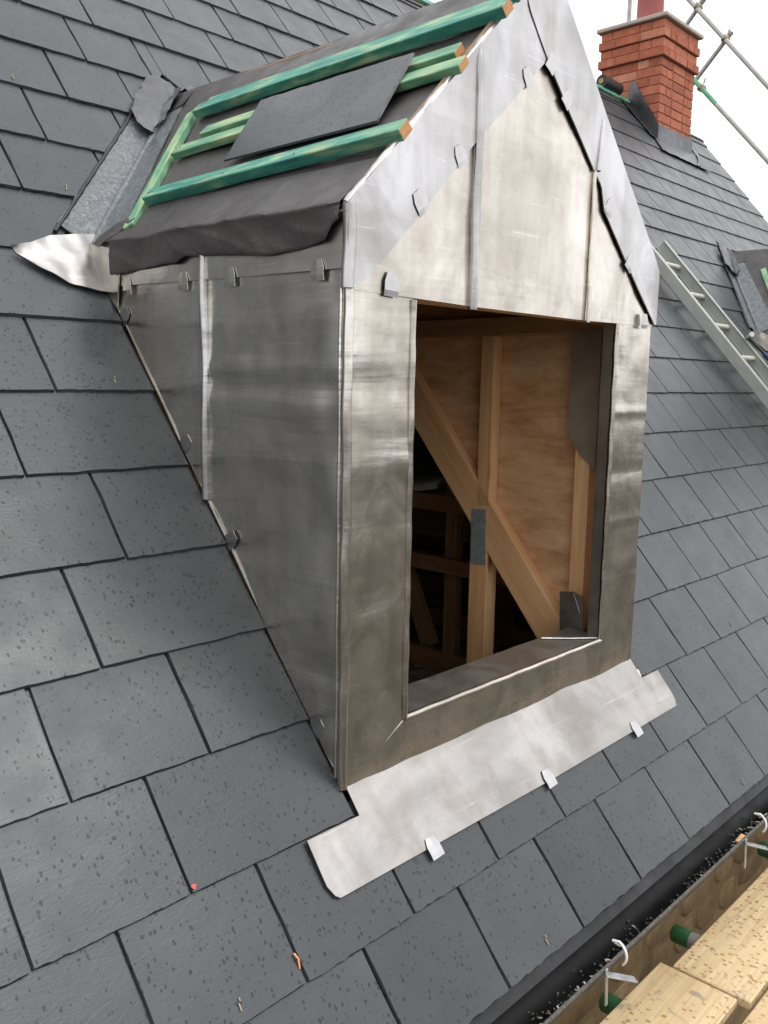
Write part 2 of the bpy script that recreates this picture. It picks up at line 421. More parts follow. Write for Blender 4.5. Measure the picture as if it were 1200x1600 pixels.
def bar_mesh(name, L, wy, wz, m, bev=.002, endmat=None, segs=1, bow=0.0):
    bm = bmesh.new(); bmesh.ops.create_cube(bm, size=1)
    for v in bm.verts: v.co = Vector(((v.co.x + .5)*L, v.co.y*wy, v.co.z*wz))
    bmesh.ops.bevel(bm, geom=list(bm.edges), offset=bev, segments=1, affect='EDGES')
    if endmat:
        for f in bm.faces:
            if abs(f.normal.x) > .9: f.material_index = 1
    me = bpy.data.meshes.new(name); bm.to_mesh(me); bm.free()
    me.materials.append(m)
    if endmat: me.materials.append(endmat)
    return me
def bar(name, P0, P1, wy, wz, m, parent=None, up=(0, 0, 1), bev=.002, endmat=None):
    """a straight timber: local x runs along it, so the grain follows it"""
    P0, P1 = Vector(P0), Vector(P1); x = (P1-P0); L = x.length; x.normalize(); z = Vector(up); z = (z - x*z.dot(x)).normalized(); y = z.cross(x)
    mw = Matrix((x, y, z)).transposed().to_4x4(); mw.translation = P0
    o = link(name, bar_mesh(name, L, wy, wz, m, bev, endmat), parent)
    place(o, mw)
    return o

def to_px(P):
    d = Vector(P) - CAM; z = d.dot(FWD)
    if z < .05: return None
    return (600 + FPX*d.dot(RIGHT)/z, 800 - FPX*d.dot(UP)/z)

# ------------------------------------------------------------------ setting: ground
g = obj('ground', [(-600, -600, -5.3), (600, -600, -5.3), (600, 600, -5.3), (-600, 600, -5.3)], [[0, 1, 2, 3]], MT['ground']); g['kind'] = 'structure'

# ------------------------------------------------------------------ house: deck, walls, slates
SR, XV, XW = 4.76, 7.27, -6.0                  # ridge along the slope, verge, far gable
YRG, ZRG = SR*CT, SR*ST
DSH = 4.83                                     # second dormer sits this far along
house = thing('house', 'house with a steep blue-grey slate roof still being finished', 'house', (0, 1.5, -5.3))
def deck_polys():
    P = []; se, st = (Z0+H)/ST, (Z0+HA)/ST; xs = [XW]
    for d in (0, DSH):
        a, mm, b = XL+d, XM+d, XR+d
        P.append([(xs[-1], -.03), (a, -.03), (a, SR), (xs[-1], SR)])
        P.append([(a, -.03), (mm, -.03), (mm, S0), (a, S0)]); P.append([(mm, -.03), (b, -.03), (b, S0), (mm, S0)])
        P.append([(a, se), (mm, st), (mm, SR), (a, SR)]); P.append([(mm, st), (b, se), (b, SR), (mm, SR)])
        xs.append(b)
    P.append([(xs[-1], -.03), (XV-.03, -.03), (XV-.03, SR), (xs[-1], SR)])
    return P
def flat_polys(name, polys, frame, h, th, m, parent):
    V, F = [], []
    for p in polys:
        if area(p) < 0: p = p[::-1]
        n = len(p); b = len(V)
        V += [frame(u, v, h) for u, v in p] + [frame(u, v, h-th) for u, v in p]
        F.append([b+i for i in range(n)]); F.append([b+n+i for i in reversed(range(n))])
        for i in range(n): j = (i+1) % n; F.append([b+j, b+i, b+n+i, b+n+j])
    return obj(name, V, F, m, parent)
roof = flat_polys('roof', deck_polys(), ROOF, -.034, .02, MT['felt_black'], house)
def REAR(x, s, h=0): return Vector((x, 2*YRG - (s*CT - h*ST), s*ST + h*CT))
flat_polys('rear_roof', [[(XW, -.03), (XV, -.03), (XV, SR), (XW, SR)]], REAR, -.005, .05, MT['slate'], house)
fw = obj('front_wall', [(x, y, z) for x in (XW+.1, XV-.12) for y in (.125, .40) for z in (-5.3, -.03)],
         [[0, 1, 3, 2], [4, 6, 7, 5], [0, 4, 5, 1], [2, 3, 7, 6], [1, 5, 7, 3], [0, 2, 6, 4]], MT['wallmortar'], house)
obj('rear_wall', [(x, y, z) for x in (XW+.1, XV-.12) for y in (2*YRG-.4, 2*YRG-.12) for z in (-5.3, -.03)],
    [[0, 1, 3, 2], [4, 6, 7, 5], [0, 4, 5, 1], [2, 3, 7, 6], [1, 5, 7, 3], [0, 2, 6, 4]], MT['render'], house)
for xa, xb in ((XW+.1, XW+.35), (XV-.35, XV-.1)):
    pr = [(.13, -5.3), (2*YRG-.13, -5.3), (2*YRG-.13, .02), (YRG, ZRG-.12), (.13, .02)]
    obj('gable_wall', [(xa, y, z) for y, z in pr] + [(xb, y, z) for y, z in pr],
        [[4, 3, 2, 1, 0], [5, 6, 7, 8, 9]] + [[i, (i+1) % 5, 5+(i+1) % 5, 5+i] for i in range(5)], MT['render'], house)
# soffit board closes the eave so no light leaks into the attic
obj('soffit', [(x, y, z) for x in (XW, XV-.05) for y in (.035, .41) for z in (-.06, -.032)],
    [[0, 1, 3, 2], [4, 6, 7, 5], [0, 4, 5, 1], [2, 3, 7, 6], [1, 5, 7, 3], [0, 2, 6, 4]], MT['gutter'], house)

# stones of the wall seen through the gap behind the scaffold
x = .15
for row in range(4):
    zt = -.22 - row*.115; x = -.3 + rnd.uniform(0, .1)
    while x < 4.0:
        L = rnd.uniform(.12, .30); hgt = .115 - rnd.uniform(.014, .03)
        bm = bmesh.new(); n = 9; ring = []
        for k in range(n):
            a = 2*math.pi*k/n + rnd.uniform(-.2, .2); sx, sz = math.cos(a), math.sin(a); q = max(abs(sx), abs(sz))**.72
            ring.append((sx/q*L*.46, sz/q*hgt*.5))
        lv = []
        for dep, k in ((.0, 1.0), (-.006, .96), (-.009, .80)):
            lv.append([bm.verts.new((x + L/2 + a*k, .128 + dep + rnd.uniform(-.002, .002), zt - hgt/2 + b*k)) for a, b in ring])
        for i in range(2):
            for k in range(n): bm.faces.new((lv[i][k], lv[i][(k+1) % n], lv[i+1][(k+1) % n], lv[i+1][k]))
        bm.faces.new(lv[2]); bmesh.ops.recalc_face_normals(bm, faces=bm.faces)
        bm_obj('stone', bm, MT['stone'], fw, True); x += L + rnd.uniform(.006, .016)

# --- slates
GA, SW, SLEN, STH = .2315, .300, .525, .0075
DL = math.atan2(.018, SLEN)
def joint_x(n, row):
    if n < 1: return .30*n
    return .29*n + .012 - .005*min(row, 8)
def slate_outline(wd, ln, r, nb=16, ns=6):
    """dressed outline, counter-clockwise, ragged along the tail and the two sides"""
    P = []; j = lambda a: r.uniform(-a, a)
    for i in range(nb+1):
        t = (i + (j(.3) if 0 < i < nb else 0))/nb; P.append((t*wd, j(.0008) + (.0015 if i in (0, nb) else 0)))
    for i in range(1, ns): P.append((wd + j(.0012), min(.27, ln*.9)*i/(ns-1)))
    P.append((wd, ln)); P.append((0, ln))
    for i in range(ns-1, 0, -1): P.append((j(.0012), min(.27, ln*.9)*i/(ns-1)))
    return P
def slate_geom(outline, r, rect=None):
    """prism with a chipped, sloping edge: lower ring full size, upper ring drawn in"""
    n = len(outline); V, F = [], []
    ca, cb = sum(p[0] for p in outline)/n, sum(p[1] for p in outline)/n
    up = []
    for i, p in enumerate(outline):
        a, b = outline[i-1], outline[(i+1) % n]; tx, ty = b[0]-a[0], b[1]-a[1]; L = math.hypot(tx, ty) or 1
        nx, ny = -ty/L, tx/L; ins = r.uniform(.0010, .0038)
        up.append((p[0] + nx*ins, p[1] + ny*ins))
    V = [(p[0], p[1], 0) for p in outline] + [(p[0], p[1], STH) for p in up]
    F = [[n+i for i in range(n)]] + [[i, (i+1) % n, n+(i+1) % n, n+i] for i in range(n)]
    return V, F
variants = []
for k in range(10):
    r = random.Random(100+k); V, F = slate_geom(slate_outline(SW-.0042, SLEN, r), r); variants.append(mesh('slate', V, F, MT['slate']))
variants_r = []
for k in range(10):
    r = random.Random(200+k); V, F = slate_geom(slate_outline(.29-.0042, SLEN, r), r); variants_r.append(mesh('slate', V, F, MT['slate']))
CHX0, CHX1, CHS = 5.80, 6.46, 2.735/CT
slots = []      # (row, x0, x1, tail)
for row in range(0, 21):
    tail = row*GA if row else .004
    js = []
    n = -19 if row % 2 == 0 else -18.5
    while True:
        xj = joint_x(n, row)
        if xj > XV-.1: break
        js.append(xj); n += 1
    js = [XW] + [q for q in js if q > XW+.1] + [XV]
    # slate-and-a-half beside the dormer cheeks instead of slivers
    if row >= 2 and tail < (Z0+H)/ST - .05:
        for d in (0, DSH):
            js = [q for q in js if not (XL+d-.16 < q < XL+d or XR+d < q < XR+d+.15)]
    for a, b in zip(js, js[1:]): slots.append((row, a, b, tail))
built = []
SLM = Matrix.Rotation(TH-DL, 4, 'X')
for (row, a, b, tail) in slots:
    r = random.Random(int(row*1009 + round(a*100)))
    wd = b-a-.0042; ln = min(SLEN, SR-.012-tail)
    base = slate_outline(wd, ln, r); pieces = [base]; hit = False
    se, st = (Z0+H)/ST, (Z0+HA)/ST; lx, ly = XM-XL, st-se; VL = math.hypot(lx, ly); off = .074
    def rel(a_, b_, c_): return (a_, b_, c_ - a_*(a+.0025) - b_*tail)      # half plane in slate coordinates
    skip = False
    for d in (0, DSH):
        lo, hi, mid = XL+d-.007, XR+d+.007, XM+d
        if b <= lo or a >= hi: 
            if tail < se-.06 or b <= lo-.2 or a >= hi+.2: continue
        if tail >= st + off*1.25: continue
        if tail < se-.06:
            if row < 2:
                q = [clip(p, *rel(0, 1, .50)) for p in pieces] if (b > lo and a < hi) else pieces
                hit = hit or b > lo and a < hi; pieces = q; continue
            left = (1, 0, lo); rightp = (-1, 0, -hi)
        else:
            # line parallel to the valley, pushed outwards over the tray
            nx, ny = ly/VL, -lx/VL
            left = (nx, ny, nx*(XL+d) + ny*se - off); rightp = (-nx, ny, -nx*(XR+d) + ny*se - off)
        out = []
        for p in pieces:
            if b <= mid: out.append(clip(p, *rel(*left)))
            elif a >= mid: out.append(clip(p, *rel(*rightp)))
            else:
                out.append(clip(clip(p, *rel(*left)), *rel(1, 0, mid))); out.append(clip(clip(p, *rel(*rightp)), *rel(-1, 0, -mid)))
        if abs(sum(abs(area(q)) for q in out if len(q) > 2) - sum(abs(area(q)) for q in pieces)) > 1e-5: hit = True
        pieces = [q for q in out if len(q) > 2 and abs(area(q)) > 2e-4]
    if b > CHX0 and a < CHX1 and tail+ln > CHS:
        hit = True; out = []
        for p in pieces:
            for hp_ in ((1, 0, CHX0), (-1, 0, -CHX1)): out.append(clip(p, *rel(*hp_)))
            out.append(clip(clip(clip(p, *rel(0, 1, CHS)), *rel(-1, 0, -CHX0)), *rel(1, 0, CHX1)))
        pieces = [q for q in out if len(q) > 2 and abs(area(q)) > 2e-4]
    if not pieces: continue
    me = None
    if not hit and ln == SLEN:
        if abs(wd-(SW-.0042)) < .003: me = variants[r.randrange(10)]
        elif abs(wd-(.29-.0042)) < .003: me = variants_r[r.randrange(10)]
    if me is None:
        if max(p[1] for q in pieces for p in q) < .02: continue
        V, F = [], []
        for p in pieces:
            v, f = slate_geom(p, r); o = len(V); V += v; F += [[i+o for i in q] for q in f]
        me = (V, F)
    mw = Matrix.Translation(ROOF(a+.0025, tail + r.uniform(-.0015, .0015), -STH + r.uniform(0, .0018))) @ SLM @ Matrix.Rotation(r.uniform(-.0022, .0022), 4, 'Z')
    # how large it shows in the picture
    pts = [to_px(ROOF(q, s, 0)) for q, s in ((a, tail), (b, tail), (b, tail+GA), (a, tail+GA))]
    sz = 0
    if all(pts):
        cx, cy = sum(p[0] for p in pts)/4, sum(p[1] for p in pts)/4
        if any(-5 < p[0] < 1205 and -5 < p[1] < 1605 for p in pts): sz = abs(area(pts))
    built.append((sz, me, mw))
built.sort(key=lambda q: -q[0])
RV, RF = [], []
for i, (sz, me, mw) in enumerate(built):
    if i < 300 and sz > 0:
        if isinstance(me, tuple): me = mesh('slate', me[0], me[1], MT['slate'])
        o = link('slate', me, roof); place(o, mw)
    else:
        V, F = me if isinstance(me, tuple) else ([v.co for v in me.vertices], [list(p.vertices) for p in me.polygons])
        o = len(RV); RV += [mw @ Vector(v) for v in V]; RF += [[q+o for q in f] for f in F]
o = obj('further_slates', RV, RF, MT['slate'], roof); o['kind'] = 'stuff'
# wire slate hooks and grit on the slates
V, F = [], []
def add_box(V, F, c, ax, dims):
    b = len(V)
    for i in (-.5, .5):
        for j in (-.5, .5):
            for k in (-.5, .5): V.append(c + ax[0]*dims[0]*i + ax[1]*dims[1]*j + ax[2]*dims[2]*k)
    F += [[b+q for q in f] for f in ([0, 1, 3, 2], [4, 6, 7, 5], [0, 4, 5, 1], [2, 3, 7, 6], [1, 5, 7, 3], [0, 2, 6, 4])]
for (row, a, b, tail) in slots:
    if row > 12 or a < -1.6 or a > 4.5: continue
    if row >= 2 and XL-.05 < a < XR and tail < 2.2: continue
    r = random.Random(int(row*77 + a*31))
    cx = (a+b)/2 + r.uniform(-.02, .02)
    if row >= 1 and XL-.1 < cx < XR+.1 and tail+.05 > .2 and tail < 2.3: continue
    if r.random() < .75: continue
    n = ROOF(0, 0, 1); sdir2 = ROOF(0, 1, 0); xd = Vector((1, 0, 0)); t = r.uniform(-.5, .5)
    ax = (xd*math.cos(t)+sdir2*math.sin(t), sdir2*math.cos(t)-xd*math.sin(t), n)
    add_box(V, F, ROOF(cx, tail+.028, .0025), ax, (.0022, .013, .002))
    add_box(V, F, ROOF(cx+.004, tail+.040, .003), (ax[1], ax[0], n), (.006, .002, .002))
o = obj('slate_hooks', V, F, MT['coupler'], roof); o['kind'] = 'stuff'
obj('paint_mark', [ROOF(-.592+.005*math.cos(k)*(1+.3*math.sin(3*k)), .476+.005*math.sin(k), .0026) for k in [i*.6283 for i in range(10)]], [list(range(10))], MT['red'], roof)
tube('copper_rivet', [ROOF(-.455, .262, .001), ROOF(-.453, .278, .006), ROOF(-.456, .290, .004)], .0024, MT['copper'], roof, 8)
# ridge: batten and felt strip left without its tiles
bar('ridge_batten', ROOF(XW, SR-.015, .012), ROOF(5.79, SR-.015, .012), .05, .022, MT['green'], house, up=ROOF(0, 0, 1))
sheet('ridge_felt', [[(XW, SR-.09), (5.6, SR-.09), (5.6, SR+.002), (XW, SR+.002)]], ROOF, .006, .003, MT['felt'], house, .2, .002)

# ------------------------------------------------------------------ dormer
dormer = thing('dormer', 'lead clad dormer with an empty window opening and bare green roof battens', 'dormer', (XM, Y0, Z0), 'dormers on the slate roof')
D = dormer
L = MT['lead']
OL, OR_, OB, OT = .190, W-.2022, .1076, 1.052
TKL = .0035
# surround of the opening: creases pressed into the lead
def gs(x_, c, w_): return math.exp(-((x_-c)/w_)**2)
def hj(u, v): return .004 + .0030*gs(v, .80, .011) + .0022*gs(v, .47, .010) - .002*gs(v, .62, .02) + .0016*gs(v, .285, .009) + .002*math.sin(u*29 + v*3)*.5
def hl(u, v): return .004 + .0026*gs(v, .70, .025) - .0022*gs(v, .87, .03) + .0018*gs(v, .36, .02) + .0014*math.sin(u*23)
def hc_(u, v): return .004 + .0032*gs(v, .905, .016) - .0030*gs(v, .865, .014) + .0026*gs(v, .82, .016) + .0022*gs(v, .69, .03) - .003*gs(v, .50, .08) + .004*gs(u, .05, .03)*math.sin(v*21)
sheet('jamb_panel', [[(0, 0), (OL, OB), (OL, OT+.012), (0, OT+.012)]], FRONT, hl, .006, L, D, .02, .0022, 6, 1)
sheet('jamb_panel', [[(W, 0), (W, OT+.012), (OR_, OT+.012), (OR_, OB)]], FRONT, hj, .006, L, D, .012, .0022, 6, 1)
sheet('sill_panel', [[(0, 0), (W, 0), (OR_, OB), (OL, OB)]], FRONT, .0045, .006, L, D, .03, .002, 6, 1)
for nm, a, b in (('jamb_bead', (OL, OB), (OL, OT)), ('jamb_bead', (OR_, OB), (OR_, OT)), ('sill_bead', (OL, OB), (OR_, OB))):
    pts = [FRONT(*(a[k] + (b[k]-a[k])*i/24 for k in (0, 1)), .001 + .0012*math.sin(i*1.9)) for i in range(25)]
    tube(nm, pts, .0085, L, D, 12)
# reveals
def SILL(u, v, h=0): return Vector((XL+u, Y0+v, Z0+OB+.004+h + .10*v))
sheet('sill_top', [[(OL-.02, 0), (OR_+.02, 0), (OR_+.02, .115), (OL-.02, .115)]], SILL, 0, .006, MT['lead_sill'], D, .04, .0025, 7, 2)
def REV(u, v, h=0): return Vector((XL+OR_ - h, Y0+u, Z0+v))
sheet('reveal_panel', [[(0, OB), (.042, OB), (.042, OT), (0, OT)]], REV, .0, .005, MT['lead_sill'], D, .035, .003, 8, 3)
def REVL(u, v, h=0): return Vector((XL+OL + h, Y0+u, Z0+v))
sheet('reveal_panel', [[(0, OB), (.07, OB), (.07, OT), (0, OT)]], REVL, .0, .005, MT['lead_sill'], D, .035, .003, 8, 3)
def PATCH(u, v, h=0): return Vector((.935 - h, u, v))
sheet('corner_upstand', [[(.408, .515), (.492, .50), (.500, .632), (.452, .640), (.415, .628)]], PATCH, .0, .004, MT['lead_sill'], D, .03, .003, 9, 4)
tube('cut_edge', [(.931, .447, .636), (.930, .430, .600), (.929, .420, .578)], .0013, MT['lead_new'], D, 6)
tube('cut_edge', [(.745, .438, Z0+OB+.019), (.82, .385, Z0+OB+.014), (.897, .338, Z0+OB+.010)], .0013, MT['lead_new'], D, 6)
# gable cladding: three bays between rolls
sheet('gable_panel', [[(.0, OT+.006), (.385, OT), (.385, 1.59), (.0, 1.205)]], FRONT, .0075, .006, L, D, .02, .0030, 6, 5)
sheet('gable_panel', [[(.385, OT), (.896, OT-.002), (.896, 1.60), (.6424, 1.85), (.385, 1.59)]], FRONT, .0078, .006, L, D, .02, .0036, 4.5, 6)
sheet('gable_panel', [[(.896, OT-.002), (W, OT+.003), (W, 1.205), (.896, 1.59)]], FRONT, .0075, .006, L, D, .02, .0030, 6, 7)
# verge flashings clipped over the gable cladding
loft('verge_flashing', [(-.018, 1.062), (-.021, 1.15), (-.021, 1.222), (.169, 1.408), (.378, 1.612), (.551, 1.785), (.645, 1.878)],
     [(.002, 1.064), (.022, 1.075), (.06, 1.105), (.18, 1.217), (.37, 1.405), (.564, 1.577), (.66, 1.665)], FRONT, .0135, .004, MT['lead_new'], D, 70, 7, .0014, 7, 8, hB=.001)
loft('verge_flashing', [(.545, 1.795), (.645, 1.888), (.74, 1.795), (.941, 1.588), (1.277, 1.246), (1.300, 1.215), (1.300, 1.06)],
     [(.560, 1.752), (.568, 1.740), (.656, 1.642), (.888, 1.438), (.931, 1.406), (.950, 1.345), (1.095, 1.218), (1.248, 1.091), (1.285, 1.06)], FRONT, .0150, .004, MT['lead_new'], D, 70, 7, .0016, 7, 9, hB=.002)
# returns of the flashings over the verge, and the round corner
tube('verge_edge', resample([tuple(FRONT(a, b, .004)) for a, b in ((-.020, 1.223), (.169, 1.408), (.378, 1.612), (.551, 1.785), (.645, 1.880))], 60), [.0062 + .0014*math.sin(i*.9) + .001*math.sin(i*2.1) for i in range(60)], MT['lead_new'], D, 10)
tube('verge_edge', resample([tuple(FRONT(a, b, .005)) for a, b in ((.645, 1.886), (.74, 1.797), (.941, 1.590), (1.277, 1.247), (1.299, 1.215), (1.299, 1.06))], 60), .0085, MT['lead_new'], D, 10)
loft('verge_return', [(0, -.028), (0, .20), (0, .5), (0, TL)], [(.045, -.022), (.045, .2), (.045, .5), (.045, TL)], lambda u, v, h=0: DROOF(-.010+u, v, .010+h - .22*u), .0, .003, MT['lead_new'], D, 50, 4, .004, 14, 10)
tube('corner_return', [CHEEK(-.006, z, .012 + .003*math.sin(z*31)) for z in [1.06 + .0135*i for i in range(13)]], .0135, MT['lead_new'], D, 12)
tube('corner_roll', [CHEEK(.002, z, .004 + .0016*math.sin(z*17) + .001*math.sin(z*41)) for z in [.0 + 1.062*i/40 for i in range(41)]], .0115, L, D, 12)
# rolls and welts on the gable
tube('lead_roll', [FRONT(.386 + .0015*math.sin(z*14), z, .012 + .002*math.sin(z*23)) for z in [1.045 + .565*i/30 for i in range(31)]], [.0115]*29 + [.010, .005], MT['lead_new'], D, 12)
tube('lead_welt', [FRONT(.404, z, .0085) for z in [1.06, 1.2, 1.3, 1.41]], .004, MT['lead_new'], D, 8)
tube('lead_welt', [FRONT(.897, z, .014 + .0015*math.sin(z*30)) for z in [1.045 + .395*i/16 for i in range(17)]], .006, L, D, 8)
tube('lead_roll', [FRONT(.905 + .022*t, 1.44 + .135*t, .018 - .006*t*t) for t in [i/10 for i in range(11)]], .0075, MT['lead_new'], D, 10)
# cheek
def cheek_line(v): return v*CT/ST
sheet('cheek_panel', [[(.0, .0), (.484, .484*ST/CT), (.478, 1.135), (.0, 1.135)]], CHEEK, hc_, .005, MT['lead_dark'], D, .014, .0042, 4.5, 11)
sheet('cheek_panel', [[(.478, .578), (.940, 1.134), (.478, 1.135)]], CHEEK, .003, .005, MT['lead_dark'], D, .02, .004, 5, 12)
sheet('cheek_top_strip', [[(.004, 1.098), (.30, 1.103), (.93, 1.108), (1.0, 1.21), (.004, 1.215)]], CHEEK, .009, .004, MT['lead_dark'], D, .03, .002, 7, 13)
tube('lead_roll', [CHEEK(.481 + .0015*math.sin(z*13), z, .009 + .002*math.sin(z*19)) for z in [.585 + .575*i/30 for i in range(31)]], .0105, MT['lead_new'], D, 12)
tube('lead_welt', [CHEEK(.497, z, .005) for z in (.62, .8, 1.0, 1.1)], .004, MT['lead_dark'], D, 8)
tube('corner_fold', [CHEEK(.020, z, .006 + .001*math.sin(z*22)) for z in [.02 + 1.07*i/30 for i in range(31)]], .005, MT['lead_dark'], D, 8)
# bottom edge of the cheek turned out along the slates
tube('cheek_fold', [CHEEK(cheek_line(v) + .002, v + .008, .003 + .0008*math.sin(v*37)) for v in [.02 + 1.06*i/40 for i in range(41)]], .003, MT['lead_sill'], D, 6)
sheet('cheek_panel', [[(.0, .0), (.92, 1.11), (1.0, 1.215), (.0, 1.215)]], CHEEKR, .003, .005, MT['lead_dark'], D, .06, .002, 5, 14)
# timber sheathing behind the lead
for fr in (CHEEK, CHEEKR):
    flat_polys('cheek_ply', [[(.0, -.15), (1.06, 1.13), (1.0, 1.19), (.0, 1.19)]], fr, -.048, .012, MT['ply'], D)
for a, b in ((0.004, OL-.008), (OR_+.008, W-.004)):
    flat_polys('front_ply', [[(a, .0), (b, .0), (b, 1.05), (a, 1.05)]], FRONT, -.004, .012, MT['ply'], D)
flat_polys('front_ply', [[(.01, 0), (W-.01, 0), (W-.01, OB-.012), (.01, OB-.012)]], FRONT, -.004, .012, MT['ply'], D)
flat_polys('gable_ply', [[(.01, OT+.016), (W-.01, OT+.016), (W-.01, 1.20), (W/2, 1.835), (.01, 1.20)]], FRONT, -.004, .012, MT['ply'], D)
bar('lintel', FRONT(.06, OT+.075, -.058), FRONT(W-.06, OT+.075, -.058), .07, .14, MT['pine'], D)
# folded clips
def clip_mesh(name, wd, ln, m, lift=.0018):
    """hexagonal lead tab, bent up along its free edge"""
    o = [(-.5, 0), (.5, 0), (.5, .62), (.30, 1), (-.30, 1), (-.5, .62)]
    V, F = [], []
    rows = [(0.0, lift*.2), (.25, lift*1.1), (.62, lift), (1.0, lift*.55)]
    for t, hh in rows:
        k = 1.0 if t <= .62 else .62
        for s in (-1, 0, 1): V.append((s*.5*wd*k, t*ln, hh + (.0012 if s == 0 else 0)))
    n = len(V); V += [(a, b, c-.0016) for a, b, c in V]
    fs = [[j*3+i, j*3+i+1, (j+1)*3+i+1, (j+1)*3+i] for j in range(3) for i in range(2)]
    F = fs + [[q+n for q in reversed(f)] for f in fs]
    rim = [0, 1, 2, 5, 8, 11, 10, 9, 6, 3]
    F += [[rim[(i+1) % 10], rim[i], rim[i]+n, rim[(i+1) % 10]+n] for i in range(10)]
    return mesh(name, V, F, m)
cm_new, cm_dark = clip_mesh('lead_clip', .042, .050, MT['lead_new']), clip_mesh('lead_clip', .040, .044, MT['lead_dark'])
def add_clip(frame, u, v, ang, h, me, s=1.0):
    o = frame(u, v, h); X = (frame(u+math.cos(ang)*1e-2, v+math.sin(ang)*1e-2, h)-o).normalized(); Z = (frame(u, v, h+.01)-o).normalized(); Y = Z.cross(X)
    if frame in (CHEEK,): X = -X; Y = Z.cross(X)
    mw = Matrix((X, Y, Z)).transposed().to_4x4(); mw.translation = o
    c = link('lead_clip', me, D); place(c, mw @ Matrix.Scale(s, 4))
P4 = math.pi/4
add_clip(FRONT, .108, 1.052, -.05, .0115, cm_new)
for u, v in ((.207, 1.235), (.333, 1.352), (.580, 1.578)): add_clip(FRONT, u, v, P4*.75 + rnd.uniform(-.12, .12), .0150, cm_new, rnd.uniform(.85, 1.0))
for u, v in ((.652, 1.630), (.727, 1.568), (.965, 1.340), (1.094, 1.205)): add_clip(FRONT, u, v, -P4*.8 + rnd.uniform(-.12, .12), .0172, cm_new, rnd.uniform(.85, 1.0))
add_clip(FRONT, 1.215, 1.045, 0, .0185, cm_new, .85)
for u, v in ((.812, 1.088), (.561, 1.086), (.378, 1.084), (.085, 1.080)): add_clip(CHEEK, u, v, 0, .011, cm_dark, .95)
for u, v in ((.853, 1.020), (.585, .700), (.405, .482), (.098, .100)): add_clip(CHEEK, u, v, .86, .006, cm_new, .9)
# apron on the slates below
sheet('apron', [[(-.326, .461), (-.327, .365), (-.318, .342), (-.300, .328), (-.280, .324), (.45, .330), (1.175, .326), (1.203, .335), (1.217, .36), (1.219, .461)],
                [(XL+.001, .461), (XR-.001, .461), (XR-.001, .53), (XL+.001, .53)]], ROOF, .0055, .004, MT['lead_apron'], D, .028, .0022, 7, 15)
for x_, s_ in ((-.022, .306), (.452, .313), (.930, .313)): add_clip(ROOF, x_, s_, .06, .0075, cm_new, .95)
add_clip(ROOF, 1.115, .472, 1.2, .004, cm_dark, .8)

# dormer roof: underlay, verge timber, battens
def felt_h(y, t):
    return .003 + .006*noise.noise(Vector((y*3, t*5, 1.5))) + .004*noise.noise(Vector((y*9, t*7, 4.5)))
sheet('underlay', [[(.018, 0), (YE, 0), (YR, TL), (.018, TL)]], DROOF, felt_h, .004, MT['felt'], D, .035)
sheet('underlay', [[(.018, 0), (YE, 0), (YR, TL), (.018, TL)]], DROOFR, .003, .004, MT['felt'], D, .08, .003)
hem = [(.0, 1.20), (.03, 1.186), (.052, 1.157), (.14, 1.146), (.232, 1.142), (.38, 1.155), (.539, 1.163), (.575, 1.150), (.62, 1.152), (.75, 1.146), (.866, 1.140), (.93, 1.15)]
def hem_z(y):
    for (a, b), (c, d) in zip(hem, hem[1:]):
        if a <= y <= c: return b + (d-b)*(y-a)/(c-a)
    return hem[-1][1]
V, NU, NV = [], 90, 26
for j in range(NV):
    for i in range(NU):
        y = .012 + (.874-.012)*i/(NU-1); q = j/(NV-1)
        wv = .5+.5*math.sin(y*17 + 1.3*math.sin(y*7)); ww = .004*(1-abs(noise.noise(Vector((y*7+q*2.5, q*1.5, 2))))*2.2)**3 + .008*noise.noise(Vector((y*6, q*1.2, 9))) + .005*noise.noise(Vector((y*15, q*2.2, 3)))
        if q < .5:                                   # on the slope, lifting off it towards the eave
            t = .15*(1 - q/.5) - .012*(q/.5); p = DROOF(y, t, .010 + .013*(q/.5)**1.6*(.55 + .45*wv) + ww*(q/.5)*.6)
        else:                                        # hanging over the cheek
            k = (q-.5)/.5; p1 = DROOF(y, -.012, .010 + .013*(.55+.45*wv) + ww*.6); zb = Z0 + hem_z(y)
            out = .014 + .010*wv*math.sin(k*math.pi*.7) + ww*(.4+k*.6)
            xx = p1.x + (XL - out - p1.x)*math.sin(min(1, k*1.5)*math.pi/2); p = Vector((xx, p1.y, p1.z + (zb-p1.z)*(k**1.25)))
        V.append(p)
fs = [[j*NU+i, j*NU+i+1, (j+1)*NU+i+1, (j+1)*NU+i] for j in range(NV-1) for i in range(NU-1)]
V2, F2 = shell(V, fs, [p + Vector((.0010, 0, -.0008)) for p in V])
o = obj('underlay_drape', V2, F2, MT['felt'], D, True); sharp_edges(o.data, 60)
bar('verge_board', DROOF(.010, .015, .006), DROOF(.010, TL-.01, .006), .012, .016, MT['verge'], D, up=DROOF(0, 0, 1)-DROOF(0, 0, 0))
bar('verge_board', DROOFR(.012, .015, .004), DROOFR(.012, TL-.01, .004), .012, .016, MT['verge'], D, up=DROOFR(0, 0, 1)-DROOFR(0, 0, 0))
NRM = DROOF(0, 0, 1)-DROOF(0, 0, 0)
def batten(a, b, wd=.042, th=.027, m='green', h=None):
    hh = .006 + th/2 + .004 if h is None else h
    return bar('batten', DROOF(*a, hh), DROOF(*b, hh), wd, th, MT[m], D, up=NRM, bev=.0018, endmat=MT['batten_end'])
batten((.880, .168), (-.020, .213))
batten((1.000, .405), (-.030, .452), th=.020, m='green_pale')
batten((.930, .480), (.020, .520), th=.022, m='green_pale')
batten((1.125, .645), (-.030, .672))
batten((1.150, .722), (-.02, .750), wd=.030, th=.016, m='green', h=.012)
